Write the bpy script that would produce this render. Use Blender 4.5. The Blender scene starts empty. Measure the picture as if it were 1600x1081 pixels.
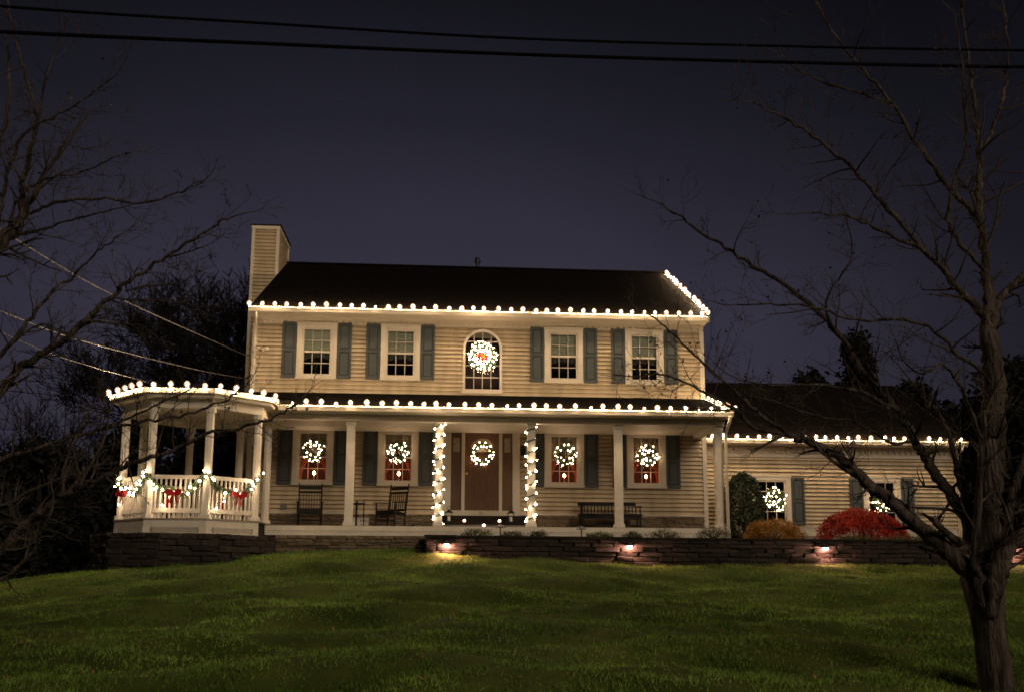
import bpy, bmesh, math, random
import numpy as np
from mathutils import Matrix, Vector, Euler

random.seed(21)
RNG = np.random.default_rng(21)
C = bpy.context.scene.collection
SC = bpy.context.scene
R = math.radians

# ------------------------------------------------------------------ camera
YAW, PITCH, ROLL = 0.068188, 0.154697, 0.003708
FPX, CYP, CAM_Y = 1450.0, 669.67, -24.6
fw = Vector((math.sin(YAW) * math.cos(PITCH), math.cos(YAW) * math.cos(PITCH), math.sin(PITCH)))
rt0 = Vector((math.cos(YAW), -math.sin(YAW), 0))
up0 = rt0.cross(fw)
rt = math.cos(ROLL) * rt0 + math.sin(ROLL) * up0
up = -math.sin(ROLL) * rt0 + math.cos(ROLL) * up0
cam_d = bpy.data.cameras.new('camera')
cam = bpy.data.objects.new('camera', cam_d)
C.objects.link(cam)
cam_d.sensor_width = 36
cam_d.lens = FPX / 1600 * 36
cam_d.shift_y = (CYP - 540.5) / 1600
cam_d.clip_end = 2000
M = Matrix((rt, up, -fw)).transposed().to_4x4()
M.translation = Vector((0, CAM_Y, 0))
cam.matrix_world = M
SC.camera = cam


def at(px, py, dist):
    """world point seen at photo pixel (1600 wide), at a depth in metres along +Y from the viewpoint"""
    d = rt * ((px - 800) / FPX) - up * ((py - CYP) / FPX) + fw
    return Vector((0, CAM_Y, 0)) + d * (dist / d.y)


# ------------------------------------------------------------------ world: overcast night sky
w = bpy.data.worlds.new('World')
SC.world = w
w.use_nodes = True
nt = w.node_tree
bg = nt.nodes['Background']
tc = nt.nodes.new('ShaderNodeTexCoord')
sep = nt.nodes.new('ShaderNodeSeparateXYZ')
nt.links.new(tc.outputs['Generated'], sep.inputs[0])
ramp = nt.nodes.new('ShaderNodeValToRGB')
nt.links.new(sep.outputs['Z'], ramp.inputs[0])
cr = ramp.color_ramp
cr.elements[0].position = 0.0
cr.elements[0].color = (0.042, 0.037, 0.057, 1)
cr.elements[1].position = 0.62
cr.elements[1].color = (0.0055, 0.0054, 0.0085, 1)
e = cr.elements.new(0.27)
e.color = (0.0345, 0.032, 0.050, 1)
e = cr.elements.new(0.45)
e.color = (0.0155, 0.0152, 0.024, 1)
# the town's glow sits behind the house: sky a little darker to either side and behind
dot = nt.nodes.new('ShaderNodeVectorMath')
dot.operation = 'DOT_PRODUCT'
nt.links.new(tc.outputs['Generated'], dot.inputs[0])
dot.inputs[1].default_value = Vector((-0.05, 1, 0.1)).normalized()
mr = nt.nodes.new('ShaderNodeMapRange')
mr.interpolation_type = 'SMOOTHSTEP'
mr.inputs['From Min'].default_value = 0.76
mr.inputs['From Max'].default_value = 1.0
mr.inputs['To Min'].default_value = 0.35
mr.inputs['To Max'].default_value = 1.05
nt.links.new(dot.outputs['Value'], mr.inputs['Value'])
nz = nt.nodes.new('ShaderNodeTexNoise')
nz.inputs['Scale'].default_value = 1.7
nz.inputs['Detail'].default_value = 4
nt.links.new(tc.outputs['Generated'], nz.inputs['Vector'])
mr2 = nt.nodes.new('ShaderNodeMapRange')
mr2.inputs['From Min'].default_value = 0.3
mr2.inputs['From Max'].default_value = 0.7
mr2.inputs['To Min'].default_value = 0.78
mr2.inputs['To Max'].default_value = 1.18
nt.links.new(nz.outputs['Fac'], mr2.inputs['Value'])
mul = nt.nodes.new('ShaderNodeMath')
mul.operation = 'MULTIPLY'
nt.links.new(mr.outputs[0], mul.inputs[0])
nt.links.new(mr2.outputs[0], mul.inputs[1])
nt.links.new(ramp.outputs[0], bg.inputs['Color'])
nt.links.new(mul.outputs[0], bg.inputs['Strength'])

# ------------------------------------------------------------------ added warm fill from behind the viewpoint, standing in for street glow
sd = bpy.data.lights.new('street_fill', 'SUN')
sd.energy = 1.0
sd.angle = R(24)
sd.color = (1.0, 0.80, 0.58)
so = bpy.data.objects.new('street_fill', sd)
C.objects.link(so)
so.rotation_euler = Vector((-0.42, 0.87, -0.46)).to_track_quat('-Z', 'Y').to_euler()

vs = SC.view_settings
vs.view_transform = 'Standard'
vs.look = 'None'
vs.exposure = 0
vs.gamma = 1
vs.use_curve_mapping = False
cy = SC.cycles
cy.use_denoising = True
cy.use_light_tree = True
cy.max_bounces = 6
cy.diffuse_bounces = 3
cy.glossy_bounces = 3
cy.transparent_max_bounces = 12
cy.sample_clamp_indirect = 4
cy.caustics_reflective = False
cy.caustics_refractive = False
cy.filter_width = 1.65


# ------------------------------------------------------------------ materials
def lin(n, a, b):
    n.links.new(a, b)


def pm(name, col, rough=0.6, var=0.18, scale=6.0, bump=0.0, bscale=40.0, spec=0.3, stretch=None, col2=None, trans=0.0, bd=0.02):
    m = bpy.data.materials.new(name)
    m.use_nodes = True
    n = m.node_tree
    b = n.nodes['Principled BSDF']
    b.inputs['Roughness'].default_value = rough
    b.inputs['Specular IOR Level'].default_value = spec
    t = n.nodes.new('ShaderNodeTexCoord')
    mp = n.nodes.new('ShaderNodeMapping')
    if stretch:
        mp.inputs['Scale'].default_value = stretch
    lin(n, t.outputs['Object'], mp.inputs[0])
    no = n.nodes.new('ShaderNodeTexNoise')
    no.inputs['Scale'].default_value = scale
    no.inputs['Detail'].default_value = 5
    lin(n, mp.outputs[0], no.inputs['Vector'])
    cr = n.nodes.new('ShaderNodeValToRGB')
    c2 = col2 or col
    cr.color_ramp.elements[0].position = 0.3
    cr.color_ramp.elements[1].position = 0.7
    cr.color_ramp.elements[0].color = (*[c * (1 - var) for c in col], 1)
    cr.color_ramp.elements[1].color = (*[min(1, c * (1 + var)) for c in c2], 1)
    lin(n, no.outputs['Fac'], cr.inputs[0])
    # every object of a kind differs a little
    oi = n.nodes.new('ShaderNodeObjectInfo')
    hs = n.nodes.new('ShaderNodeHueSaturation')
    mr = n.nodes.new('ShaderNodeMapRange')
    mr.inputs['To Min'].default_value = 1 - var * 0.5
    mr.inputs['To Max'].default_value = 1 + var * 0.5
    lin(n, oi.outputs['Random'], mr.inputs['Value'])
    lin(n, mr.outputs[0], hs.inputs['Value'])
    lin(n, cr.outputs[0], hs.inputs['Color'])
    lin(n, hs.outputs[0], b.inputs['Base Color'])
    if bump > 0:
        n2 = n.nodes.new('ShaderNodeTexNoise')
        n2.inputs['Scale'].default_value = bscale
        n2.inputs['Detail'].default_value = 6
        lin(n, mp.outputs[0], n2.inputs['Vector'])
        bp = n.nodes.new('ShaderNodeBump')
        bp.inputs['Strength'].default_value = bump
        bp.inputs['Distance'].default_value = bd
        lin(n, n2.outputs['Fac'], bp.inputs['Height'])
        lin(n, bp.outputs[0], b.inputs['Normal'])
    if trans > 0:
        tr = n.nodes.new('ShaderNodeBsdfTranslucent')
        lin(n, hs.outputs[0], tr.inputs['Color'])
        mx = n.nodes.new('ShaderNodeMixShader')
        mx.inputs[0].default_value = trans
        lin(n, b.outputs[0], mx.inputs[1])
        lin(n, tr.outputs[0], mx.inputs[2])
        lin(n, mx.outputs[0], n.nodes['Material Output'].inputs['Surface'])
    return m


def em(name, col, strength):
    m = bpy.data.materials.new(name)
    m.use_nodes = True
    n = m.node_tree
    n.nodes.remove(n.nodes['Principled BSDF'])
    x = n.nodes.new('ShaderNodeEmission')
    x.inputs['Color'].default_value = (*col, 1)
    x.inputs['Strength'].default_value = strength
    lin(n, x.outputs[0], n.nodes['Material Output'].inputs['Surface'])
    return m


def glass(name, refl=0.07):
    m = bpy.data.materials.new(name)
    m.use_nodes = True
    n = m.node_tree
    n.nodes.remove(n.nodes['Principled BSDF'])
    t = n.nodes.new('ShaderNodeBsdfTransparent')
    t.inputs['Color'].default_value = (0.9, 0.93, 0.92, 1)
    g = n.nodes.new('ShaderNodeBsdfGlossy')
    g.inputs['Roughness'].default_value = 0.03
    fr = n.nodes.new('ShaderNodeFresnel')
    fr.inputs['IOR'].default_value = 1.45
    mx = n.nodes.new('ShaderNodeMixShader')
    lin(n, fr.outputs[0], mx.inputs[0])
    lin(n, t.outputs[0], mx.inputs[1])
    lin(n, g.outputs[0], mx.inputs[2])
    lin(n, mx.outputs[0], n.nodes['Material Output'].inputs['Surface'])
    return m


SIDING = pm('cream_siding', (0.485, 0.39, 0.262), 0.55, 0.09, 3.0, 0.15, 60, 0.3, (0.4, 4, 4))
TRIM = pm('white_trim', (0.56, 0.50, 0.41), 0.5, 0.06, 4.0, 0.05, 50, 0.35)
PAINT = pm('white_porch_paint', (0.64, 0.58, 0.49), 0.5, 0.08, 5.0, 0.08, 60, 0.35)
CEIL = pm('porch_ceiling_paint', (0.62, 0.56, 0.45), 0.6, 0.06, 4.0)
ROOF = pm('dark_shingle', (0.0075, 0.006, 0.0055), 0.95, 0.45, 5.0, 0.6, 22, 0.05, (3, 1, 1))
n_ = SIDING.node_tree
hsv = [x for x in n_.nodes if x.type == 'HUE_SAT'][0]
tg = n_.nodes.new('ShaderNodeNewGeometry')
mg = n_.nodes.new('ShaderNodeMapping')
mg.inputs['Scale'].default_value = (1.6, 1.6, 0.35)
lin(n_, tg.outputs['Position'], mg.inputs[0])
ng = n_.nodes.new('ShaderNodeTexNoise')
ng.inputs['Scale'].default_value = 2.2
ng.inputs['Detail'].default_value = 7
lin(n_, mg.outputs[0], ng.inputs['Vector'])
rg = n_.nodes.new('ShaderNodeMapRange')
rg.inputs['From Min'].default_value = 0.35
rg.inputs['From Max'].default_value = 0.65
rg.inputs['To Min'].default_value = 0.80
rg.inputs['To Max'].default_value = 1.08
lin(n_, ng.outputs['Fac'], rg.inputs['Value'])
mm = n_.nodes.new('ShaderNodeMath')
mm.operation = 'MULTIPLY'
lin(n_, rg.outputs[0], mm.inputs[0])
old = hsv.inputs['Value'].links[0].from_socket
lin(n_, old, mm.inputs[1])
lin(n_, mm.outputs[0], hsv.inputs['Value'])
SHUT = pm('slate_blue_shutter', (0.062, 0.070, 0.070), 0.6, 0.12, 6.0, 0.1, 70, 0.25)
DARK = pm('dark_room', (0.022, 0.019, 0.017), 0.9, 0.2)
ROOM = pm('dim_red_room', (0.09, 0.04, 0.028), 0.9, 0.3, 3.0)
BLIND = pm('pale_blind_cloth', (0.62, 0.60, 0.47), 0.8, 0.1, 12, 0.1, 80, trans=0.1)
VALANCE = pm('beige_curtain_cloth', (0.66, 0.52, 0.34), 0.85, 0.2, 9, 0.1, 60, trans=0.2)
REDCLOTH = pm('rust_curtain_cloth', (0.62, 0.22, 0.09), 0.85, 0.2, 9, 0.1, 60, trans=0.35)
LACE = pm('dark_lace', (0.10, 0.095, 0.085), 0.9, 0.2)
DOORW = pm('stained_oak_door', (0.105, 0.050, 0.022), 0.42, 0.35, 5.0, 0.12, 30, 0.4, (9, 9, 0.6))
FROST = pm('leaded_frosted_glass', (0.30, 0.24, 0.17), 0.25, 0.2, 14, 0.2, 30, 0.5)
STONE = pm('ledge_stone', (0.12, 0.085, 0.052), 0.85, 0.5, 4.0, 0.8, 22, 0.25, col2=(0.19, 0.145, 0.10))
STONED = pm('shaded_ledge_stone', (0.019, 0.0145, 0.012), 0.75, 0.5, 4.0, 0.8, 22, 0.3, col2=(0.036, 0.028, 0.0235))  # ledge stone darkened to put the walls' lack of light into its colour
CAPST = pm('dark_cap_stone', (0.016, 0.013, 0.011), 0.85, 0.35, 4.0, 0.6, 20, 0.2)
BLACKW = pm('black_painted_wood', (0.007, 0.005, 0.004), 0.55, 0.3, 8.0, 0.1, 40, 0.2)
BLACKM = pm('black_metal', (0.012, 0.012, 0.012), 0.4, 0.2, 8.0)
GREYM = pm('weathered_metal', (0.16, 0.16, 0.16), 0.5, 0.2, 8.0)
WIRE = pm('black_cable_sheath', (0.004, 0.004, 0.005), 0.8, 0.3, 8.0, spec=0.05)
WIREG = pm('grey_drop_cable', (0.22, 0.20, 0.18), 0.45, 0.3, 3.0)
CORD = pm('green_light_cord', (0.012, 0.03, 0.014), 0.6, 0.2)
PINE = pm('garland_needles', (0.035, 0.07, 0.028), 0.65, 0.4, 9.0, col2=(0.06, 0.085, 0.035))
RED = pm('red_ribbon', (0.55, 0.016, 0.020), 0.35, 0.25, 10, 0.05, 40, 0.5)
GOLD = pm('gold_ribbon', (0.65, 0.40, 0.08), 0.35, 0.2, 10)
REDWAX = pm('red_candle_wax', (0.55, 0.02, 0.02), 0.4, 0.1, 6, trans=0.3)
WAX = pm('white_candle_wax', (0.75, 0.7, 0.6), 0.5, 0.05, 6)
BARK = pm('grey_brown_bark', (0.030, 0.022, 0.017), 0.9, 0.55, 5.0, 1.0, 16, 0.1, (2.5, 2.5, 0.5), (0.088, 0.071, 0.060), bd=0.06)
TWIG = pm('twig_bark', (0.022, 0.016, 0.013), 0.75, 0.6, 3.0, 0.2, 30, 0.15, None, (0.066, 0.054, 0.047))
FARBARK = pm('far_tree_bark', (0.008, 0.007, 0.007), 0.9, 0.3, 3.0)
NEEDLE = pm('dark_evergreen_leaf', (0.0035, 0.0045, 0.003), 0.8, 0.4, 2.0)
HOLLY = pm('holly_leaf', (0.022, 0.038, 0.016), 0.45, 0.5, 8.0, spec=0.4, col2=(0.045, 0.065, 0.028))
ORANGE = pm('orange_autumn_leaf', (0.21, 0.090, 0.016), 0.6, 0.55, 5.0, col2=(0.29, 0.155, 0.03), trans=0.25)
MAPLE = pm('red_maple_leaf', (0.25, 0.020, 0.012), 0.55, 0.55, 3.0, col2=(0.36, 0.03, 0.016), trans=0.25)
SAGE = pm('sage_leaf', (0.12, 0.115, 0.055), 0.7, 0.45, 6.0, trans=0.15)
GREEN = pm('low_plant_leaf', (0.07, 0.095, 0.03), 0.6, 0.45, 6.0, trans=0.2)
MULCH = pm('brown_mulch', (0.035, 0.022, 0.015), 0.95, 0.5, 12.0, 0.8, 40)
DECKW = pm('deck_boards', (0.30, 0.25, 0.20), 0.6, 0.2, 3.0, 0.1, 50, 0.3, (1, 6, 1))
CONC = pm('grey_foundation', (0.25, 0.23, 0.20), 0.9, 0.2, 5.0, 0.3, 40)
BOARD = pm('white_painted_board', (0.62, 0.58, 0.52), 0.6, 0.08, 5.0)
PANE = glass('window_glass')

BULB = em('warm_bulb_filament', (1.0, 0.70, 0.40), 510)
SHELL = bpy.data.materials.new('amber_halo_glass')  # bulb glass given its own glow to imitate a soft amber halo
SHELL.use_nodes = True
n_ = SHELL.node_tree
n_.nodes.remove(n_.nodes['Principled BSDF'])
t_ = n_.nodes.new('ShaderNodeBsdfTransparent')
e_ = n_.nodes.new('ShaderNodeEmission')
e_.inputs['Color'].default_value = (1.0, 0.60, 0.30, 1)
e_.inputs['Strength'].default_value = 0.62
a_ = n_.nodes.new('ShaderNodeAddShader')
lin(n_, t_.outputs[0], a_.inputs[0])
lin(n_, e_.outputs[0], a_.inputs[1])
lin(n_, a_.outputs[0], n_.nodes['Material Output'].inputs['Surface'])
SHELL.cycles.emission_sampling = 'NONE'
BULBW = em('garland_bulb', (1.0, 0.74, 0.46), 90)
BULBS = em('wreath_bulb', (1.0, 0.67, 0.42), 52)
CANDLE = em('red_candle_bulb', (1.0, 0.30, 0.11), 140)
VOTIVE = em('votive_flame', (1.0, 0.60, 0.36), 9)
SPOT = em('pink_spot_bulb', (1.0, 0.44, 0.30), 950)

# lawn: mown, patchy
GRASS = pm('lawn_soil_and_thatch', (0.040, 0.070, 0.011), 0.95, 0.4, 0.8, 0.5, 60, 0.1, None, (0.075, 0.092, 0.020))
BLADE = pm('grass_blade', (0.078, 0.175, 0.024), 0.6, 0.5, 0.7, 0, 40, 0.2, None, (0.168, 0.255, 0.048), trans=0.3)


n_ = BLADE.node_tree
hsv = [x for x in n_.nodes if x.type == 'HUE_SAT'][0]
nf = n_.nodes.new('ShaderNodeTexNoise')
nf.inputs['Scale'].default_value = 16
nf.inputs['Detail'].default_value = 3
tcn = [x for x in n_.nodes if x.type == 'TEX_COORD'][0]
lin(n_, tcn.outputs['Object'], nf.inputs['Vector'])
mrn = n_.nodes.new('ShaderNodeMapRange')
mrn.inputs['From Min'].default_value = 0.32
mrn.inputs['From Max'].default_value = 0.68
mrn.inputs['To Min'].default_value = 0.35
mrn.inputs['To Max'].default_value = 1.8
lin(n_, nf.outputs['Fac'], mrn.inputs['Value'])
lin(n_, mrn.outputs[0], hsv.inputs['Value'])


# ------------------------------------------------------------------ object helpers
WORLD = {}


def wl(o):
    return WORLD.get(o.name, Vector((0, 0, 0))) if o is not None else Vector((0, 0, 0))


def put(name, data, parent=None, loc=None, base=None):
    """link a mesh at a world place under a parent"""
    o = bpy.data.objects.new(name, data)
    C.objects.link(o)
    p = Vector(loc) if loc is not None else (wl(parent) if parent else Vector((0, 0, 0)))
    WORLD[o.name] = p
    if parent:
        o.parent = parent
        o.location = p - wl(parent)
    else:
        o.location = p
    return o


def thing(name, label, cat, loc, group=None, rz=0.0):
    o = bpy.data.objects.new(name, None)
    o.empty_display_size = 0.2
    C.objects.link(o)
    o.location = loc
    o.rotation_euler = (0, 0, rz)
    WORLD[o.name] = Vector(loc)
    tag(o, label, cat, group)
    return o


def tag(o, label=None, cat=None, group=None, kind=None):
    if label:
        o['label'] = label
    if cat:
        o['category'] = cat
    if group:
        o['group'] = group
    if kind:
        o['kind'] = kind
    return o


def copy_tree(o, parent=None):
    c = o.copy()
    C.objects.link(c)
    if parent:
        c.parent = parent
    for ch in list(o.children):
        copy_tree(ch, c)
    return c


class MB:
    def __init__(s):
        s.v = []
        s.f = []

    def add(s, vs, fs):
        k = len(s.v)
        s.v += [tuple(v) for v in vs]
        s.f += [tuple(i + k for i in f) for f in fs]
        return s

    def box(s, x0, x1, y0, y1, z0, z1):
        vs = [(x0, y0, z0), (x1, y0, z0), (x1, y1, z0), (x0, y1, z0), (x0, y0, z1), (x1, y0, z1), (x1, y1, z1), (x0, y1, z1)]
        return s.add(vs, [(0, 3, 2, 1), (4, 5, 6, 7), (0, 1, 5, 4), (1, 2, 6, 5), (2, 3, 7, 6), (3, 0, 4, 7)])

    def bar(s, a, b, wx, wz, upv=(0, 0, 1)):
        """a rectangular bar from a to b"""
        a, b = Vector(a), Vector(b)
        d = (b - a).normalized()
        u = Vector(upv)
        if abs(d.dot(u)) > 0.95:
            u = Vector((0, 1, 0))
        r = d.cross(u).normalized()
        u = r.cross(d)
        vs = []
        for p in (a, b):
            for sx, sz in ((-1, -1), (1, -1), (1, 1), (-1, 1)):
                vs.append(p + r * (sx * wx / 2) + u * (sz * wz / 2))
        return s.add(vs, [(0, 1, 2, 3), (7, 6, 5, 4), (0, 4, 5, 1), (1, 5, 6, 2), (2, 6, 7, 3), (3, 7, 4, 0)])

    def tube(s, pts, rad, n=6, caps=True):
        pts = [Vector(p) for p in pts]
        if not hasattr(rad, '__len__'):
            rad = [rad] * len(pts)
        k = len(s.v)
        ref = None
        for i, p in enumerate(pts):
            d = (pts[min(i + 1, len(pts) - 1)] - pts[max(i - 1, 0)])
            if d.length < 1e-9:
                d = Vector((0, 0, 1))
            d.normalize()
            if ref is None:
                ref = d.orthogonal().normalized()
            else:
                ref = (ref - d * ref.dot(d))
                ref = ref.normalized() if ref.length > 1e-6 else d.orthogonal().normalized()
            b = d.cross(ref)
            for j in range(n):
                a = 2 * math.pi * j / n
                q = p + (ref * math.cos(a) + b * math.sin(a)) * rad[i]
                s.v.append((q.x, q.y, q.z))
        for i in range(len(pts) - 1):
            for j in range(n):
                j2 = (j + 1) % n
                s.f.append((k + i * n + j, k + i * n + j2, k + (i + 1) * n + j2, k + (i + 1) * n + j))
        if caps:
            s.f.append(tuple(k + j for j in range(n))[::-1])
            e = k + (len(pts) - 1) * n
            s.f.append(tuple(e + j for j in range(n)))
        return s

    def lathe(s, prof, n=8, c=(0, 0, 0), axis='z'):
        k = len(s.v)
        for r, z in prof:
            for j in range(n):
                a = 2 * math.pi * j / n
                x, y = r * math.cos(a), r * math.sin(a)
                q = (x, y, z) if axis == 'z' else (x, -z, y)
                s.v.append((c[0] + q[0], c[1] + q[1], c[2] + q[2]))
        for i in range(len(prof) - 1):
            for j in range(n):
                j2 = (j + 1) % n
                s.f.append((k + i * n + j, k + i * n + j2, k + (i + 1) * n + j2, k + (i + 1) * n + j))
        s.f.append(tuple(k + j for j in range(n))[::-1])
        e = k + (len(prof) - 1) * n
        s.f.append(tuple(e + j for j in range(n)))
        return s

    def prism(s, poly, y0, y1):
        """polygon in x,z (counter-clockwise seen from -Y) thick in y"""
        n = len(poly)
        vs = [(x, y0, z) for x, z in poly] + [(x, y1, z) for x, z in poly]
        fs = [tuple(range(n)), tuple(range(2 * n - 1, n - 1, -1))]
        fs += [(i, n + i, n + (i + 1) % n, (i + 1) % n) for i in range(n)]
        return s.add(vs, fs)

    def slabxy(s, poly, z0, z1):
        n = len(poly)
        vs = [(x, y, z0) for x, y in poly] + [(x, y, z1) for x, y in poly]
        fs = [tuple(range(n - 1, -1, -1)), tuple(range(n, 2 * n))]
        fs += [(i, (i + 1) % n, n + (i + 1) % n, n + i) for i in range(n)]
        return s.add(vs, fs)

    def mesh(s, name, m, off=(0, 0, 0), smooth=False):
        me = bpy.data.meshes.new(name)
        me.from_pydata([(x - off[0], y - off[1], z - off[2]) for x, y, z in s.v], [], s.f)
        me.materials.append(m)
        if smooth:
            me.polygons.foreach_set('use_smooth', [True] * len(me.polygons))
        me.update()
        return me

    def build(s, name, m, parent=None, loc=None, smooth=False, local=False, bevel=0):
        """verts are world coordinates unless local"""
        p = Vector(loc) if loc is not None else wl(parent)
        me = s.mesh(name, m, (0, 0, 0) if local else p, smooth)
        if bevel:
            bm = bmesh.new()
            bm.from_mesh(me)
            bmesh.ops.bevel(bm, geom=bm.edges[:], offset=bevel, segments=1, affect='EDGES')
            bm.to_mesh(me)
            bm.free()
        return put(name, me, parent, p)


def npmesh(name, v, nper, m, parent=None, loc=(0, 0, 0)):
    """fast mesh of many separate polygons: v is (N, nper, 3) in world coordinates"""
    N = v.shape[0]
    me = bpy.data.meshes.new(name)
    vv = (v - np.array(loc)).reshape(-1, 3).astype(np.float32)
    me.vertices.add(len(vv))
    me.vertices.foreach_set('co', vv.ravel())
    me.loops.add(N * nper)
    me.loops.foreach_set('vertex_index', np.arange(N * nper, dtype=np.int32))
    me.polygons.add(N)
    me.polygons.foreach_set('loop_start', np.arange(0, N * nper, nper, dtype=np.int32))
    me.polygons.foreach_set('loop_total', np.full(N, nper, dtype=np.int32))
    me.materials.append(m)
    me.update(calc_edges=True)
    return put(name, me, parent, loc)


def leaves(centres, size, up=0.3, aspect=0.5, normals=None, jitter=1.0):
    """diamond leaves (N,4,3) round the given centres"""
    N = len(centres)
    d = RNG.normal(size=(N, 3))
    if normals is not None:
        d = d * jitter + normals * 1.2
    d[:, 2] += up
    d /= np.linalg.norm(d, axis=1)[:, None]
    r = RNG.normal(size=(N, 3))
    s = np.cross(d, r)
    s /= np.linalg.norm(s, axis=1)[:, None] + 1e-9
    L = (size * RNG.uniform(0.6, 1.3, N))[:, None]
    c = centres
    return np.stack([c - d * L * .5, c + s * L * aspect * .5, c + d * L * .5, c - s * L * aspect * .5], 1)


# ------------------------------------------------------------------ terrain
def wall_y(x):                     # line of the garden wall's front face
    return -5.0 + 1.5 * np.clip((x + 0.45) / 14.5, 0, 1.4)


def ground_z(x, y, fine=True):
    x = np.asarray(x, float)
    y = np.asarray(y, float)
    base = np.where(y < -2.6, 0.57 + (y + 2.6) * 0.107, 0.57 + np.minimum(y + 2.6, 14) * 0.012)
    base = np.maximum(base, -1.75)
    side = np.where(x < 0, -0.0077 * np.minimum(x * x, 900), -0.29 * (1 - np.exp(-np.maximum(x, 0) / 5.5)))
    fade = np.clip((y + 24) / 12, 0.25, 1)
    z = base + np.maximum(side, -3.2) * fade
    if fine:
        u = (0.030 * np.sin(x * .55 + y * 2.3 + 1.2 * np.sin(x * .31)) + 0.022 * np.sin(x * .9 - y * 4.1 + 2 * np.sin(x * .23 + 1))
             + 0.016 * np.sin(x * 2.7 + 1.7 * np.sin(y * 2.9)) * np.sin(y * 5.3 + x) + 0.010 * np.sin(x * 6.1 + y * 3) * np.sin(y * 9.7 - x * 2))
        z = z + (1.8 * u + .034 * np.sin(y * 3.4 + .5 * np.sin(x * .35) + x * .12) * (.6 + .4 * np.sin(x * .5 + 2))) * np.clip((-2.8 - y) / 2, 0, 1)
    return z


xs = np.concatenate([np.linspace(-160, -16, 25), np.linspace(-15.6, 16, 240), np.linspace(17, 160, 25)])
ys = np.concatenate([np.linspace(-40, -21, 12), np.linspace(-20.8, -2, 250), np.linspace(-1.5, 10, 12), np.linspace(14, 200, 22)])
X, Y = np.meshgrid(xs, ys)
Z = ground_z(X, Y)
nx, ny = len(xs), len(ys)
V = np.stack([X, Y, Z], -1).reshape(-1, 3)
I = np.arange(nx * ny).reshape(ny, nx)
F = np.stack([I[:-1, :-1], I[:-1, 1:], I[1:, 1:], I[1:, :-1]], -1).reshape(-1, 4)
me = bpy.data.meshes.new('ground')
me.from_pydata(V.tolist(), [], F.tolist())
me.polygons.foreach_set('use_smooth', [True] * len(me.polygons))
me.materials.append(GRASS)
tag(put('ground', me), kind='structure')

# blades of the mown lawn, thicker towards the viewer
NB = 620000
t = RNG.uniform(0, 1, NB)
gy = -21.0 + 18.4 * t ** 1.25
gx = RNG.uniform(-1, 1, NB) * (5.0 + (gy + 24.6) * 0.52) + 0.07 * (gy + 24.6)
clump = np.sin(gx * 3.1 + 2 * np.sin(gy * 1.7)) * np.sin(gy * 4.3 + gx) + 0.7 * np.sin(gx * 9 + gy * 5) * np.sin(gy * 11 - gx * 3)
ok = ((gx < -0.5) | (gy < wall_y(gx) - 0.02)) & ((gx > -4.2) | (gy < -3.3 - 0.1 * (gx + 4.2))) & (RNG.uniform(-1.6, 1.1, NB) < clump)
gx, gy, clump = gx[ok], gy[ok], clump[ok]
gz = ground_z(gx, gy) - 0.004
n = len(gx)
nearw = np.exp(-np.maximum(wall_y(gx) - gy, 0) / .10) * (gx > -.5)
h = ((0.030 + 0.017 * clump) * RNG.uniform(0.5, 1.6, n) + 0.012) * (1 + 1.6 * nearw * RNG.uniform(0, 1, n) ** 2)
a = RNG.uniform(0, 2 * np.pi, n)
wd = 0.0052 * RNG.uniform(0.7, 1.5, n)
ln = RNG.normal(size=(n, 2)) * (h * 0.55)[:, None]
v = np.zeros((n, 3, 3))
v[:, 0] = np.stack([gx - np.cos(a) * wd, gy - np.sin(a) * wd, gz], 1)
v[:, 1] = np.stack([gx + np.cos(a) * wd, gy + np.sin(a) * wd, gz], 1)
v[:, 2] = np.stack([gx + ln[:, 0], gy + ln[:, 1], gz + h], 1)
tag(npmesh('grass', v, 3, BLADE), 'short dark green mown lawn grass sloping up to the house', 'grass', kind='stuff')

nlf = 420
lx = RNG.uniform(-9, 12, nlf)
ly = -19.5 + 14 * RNG.uniform(0, 1, nlf) ** .9
keep = np.abs(lx - .07 * (ly + 24.6)) < 4 + (ly + 24.6) * .5
lx, ly = lx[keep], ly[keep]
lz = ground_z(lx, ly) + .045
tag(npmesh('fallen_leaves', leaves(np.stack([lx, ly, lz], 1), .055, 1.2, .6), 4, pm('dry_fallen_leaf', (0.22, 0.13, 0.05), .8, .5, 3.0)), 'dry brown fallen leaves scattered over the lawn', 'leaves', kind='stuff')

# ------------------------------------------------------------------ stones
def stone_mesh(seed):
    rr = random.Random(seed)
    bm = bmesh.new()
    bmesh.ops.create_cube(bm, size=1)
    for vv in bm.verts:
        vv.co.x += rr.uniform(-.05, .05)
        vv.co.y += rr.uniform(-.09, .09)
        vv.co.z += rr.uniform(-.10, .10)
    bmesh.ops.bevel(bm, geom=bm.edges[:], offset=0.07, segments=1, affect='EDGES')
    me = bpy.data.meshes.new('stone')
    bm.to_mesh(me)
    bm.free()
    me.materials.append(STONE)
    return me


STONES = [stone_mesh(i) for i in range(14)]
STONESD = []
for me in STONES[:14]:
    m2 = me.copy()
    m2.materials[0] = STONED
    STONESD.append(m2)


def stone(parent, c, size, rz=0.0, dark=False):
    o = put('stone', random.choice(STONESD if dark else STONES), parent, c)
    o.scale = size
    o.rotation_euler = (random.uniform(-.03, .03), random.uniform(-.025, .025), rz)
    return o


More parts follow.
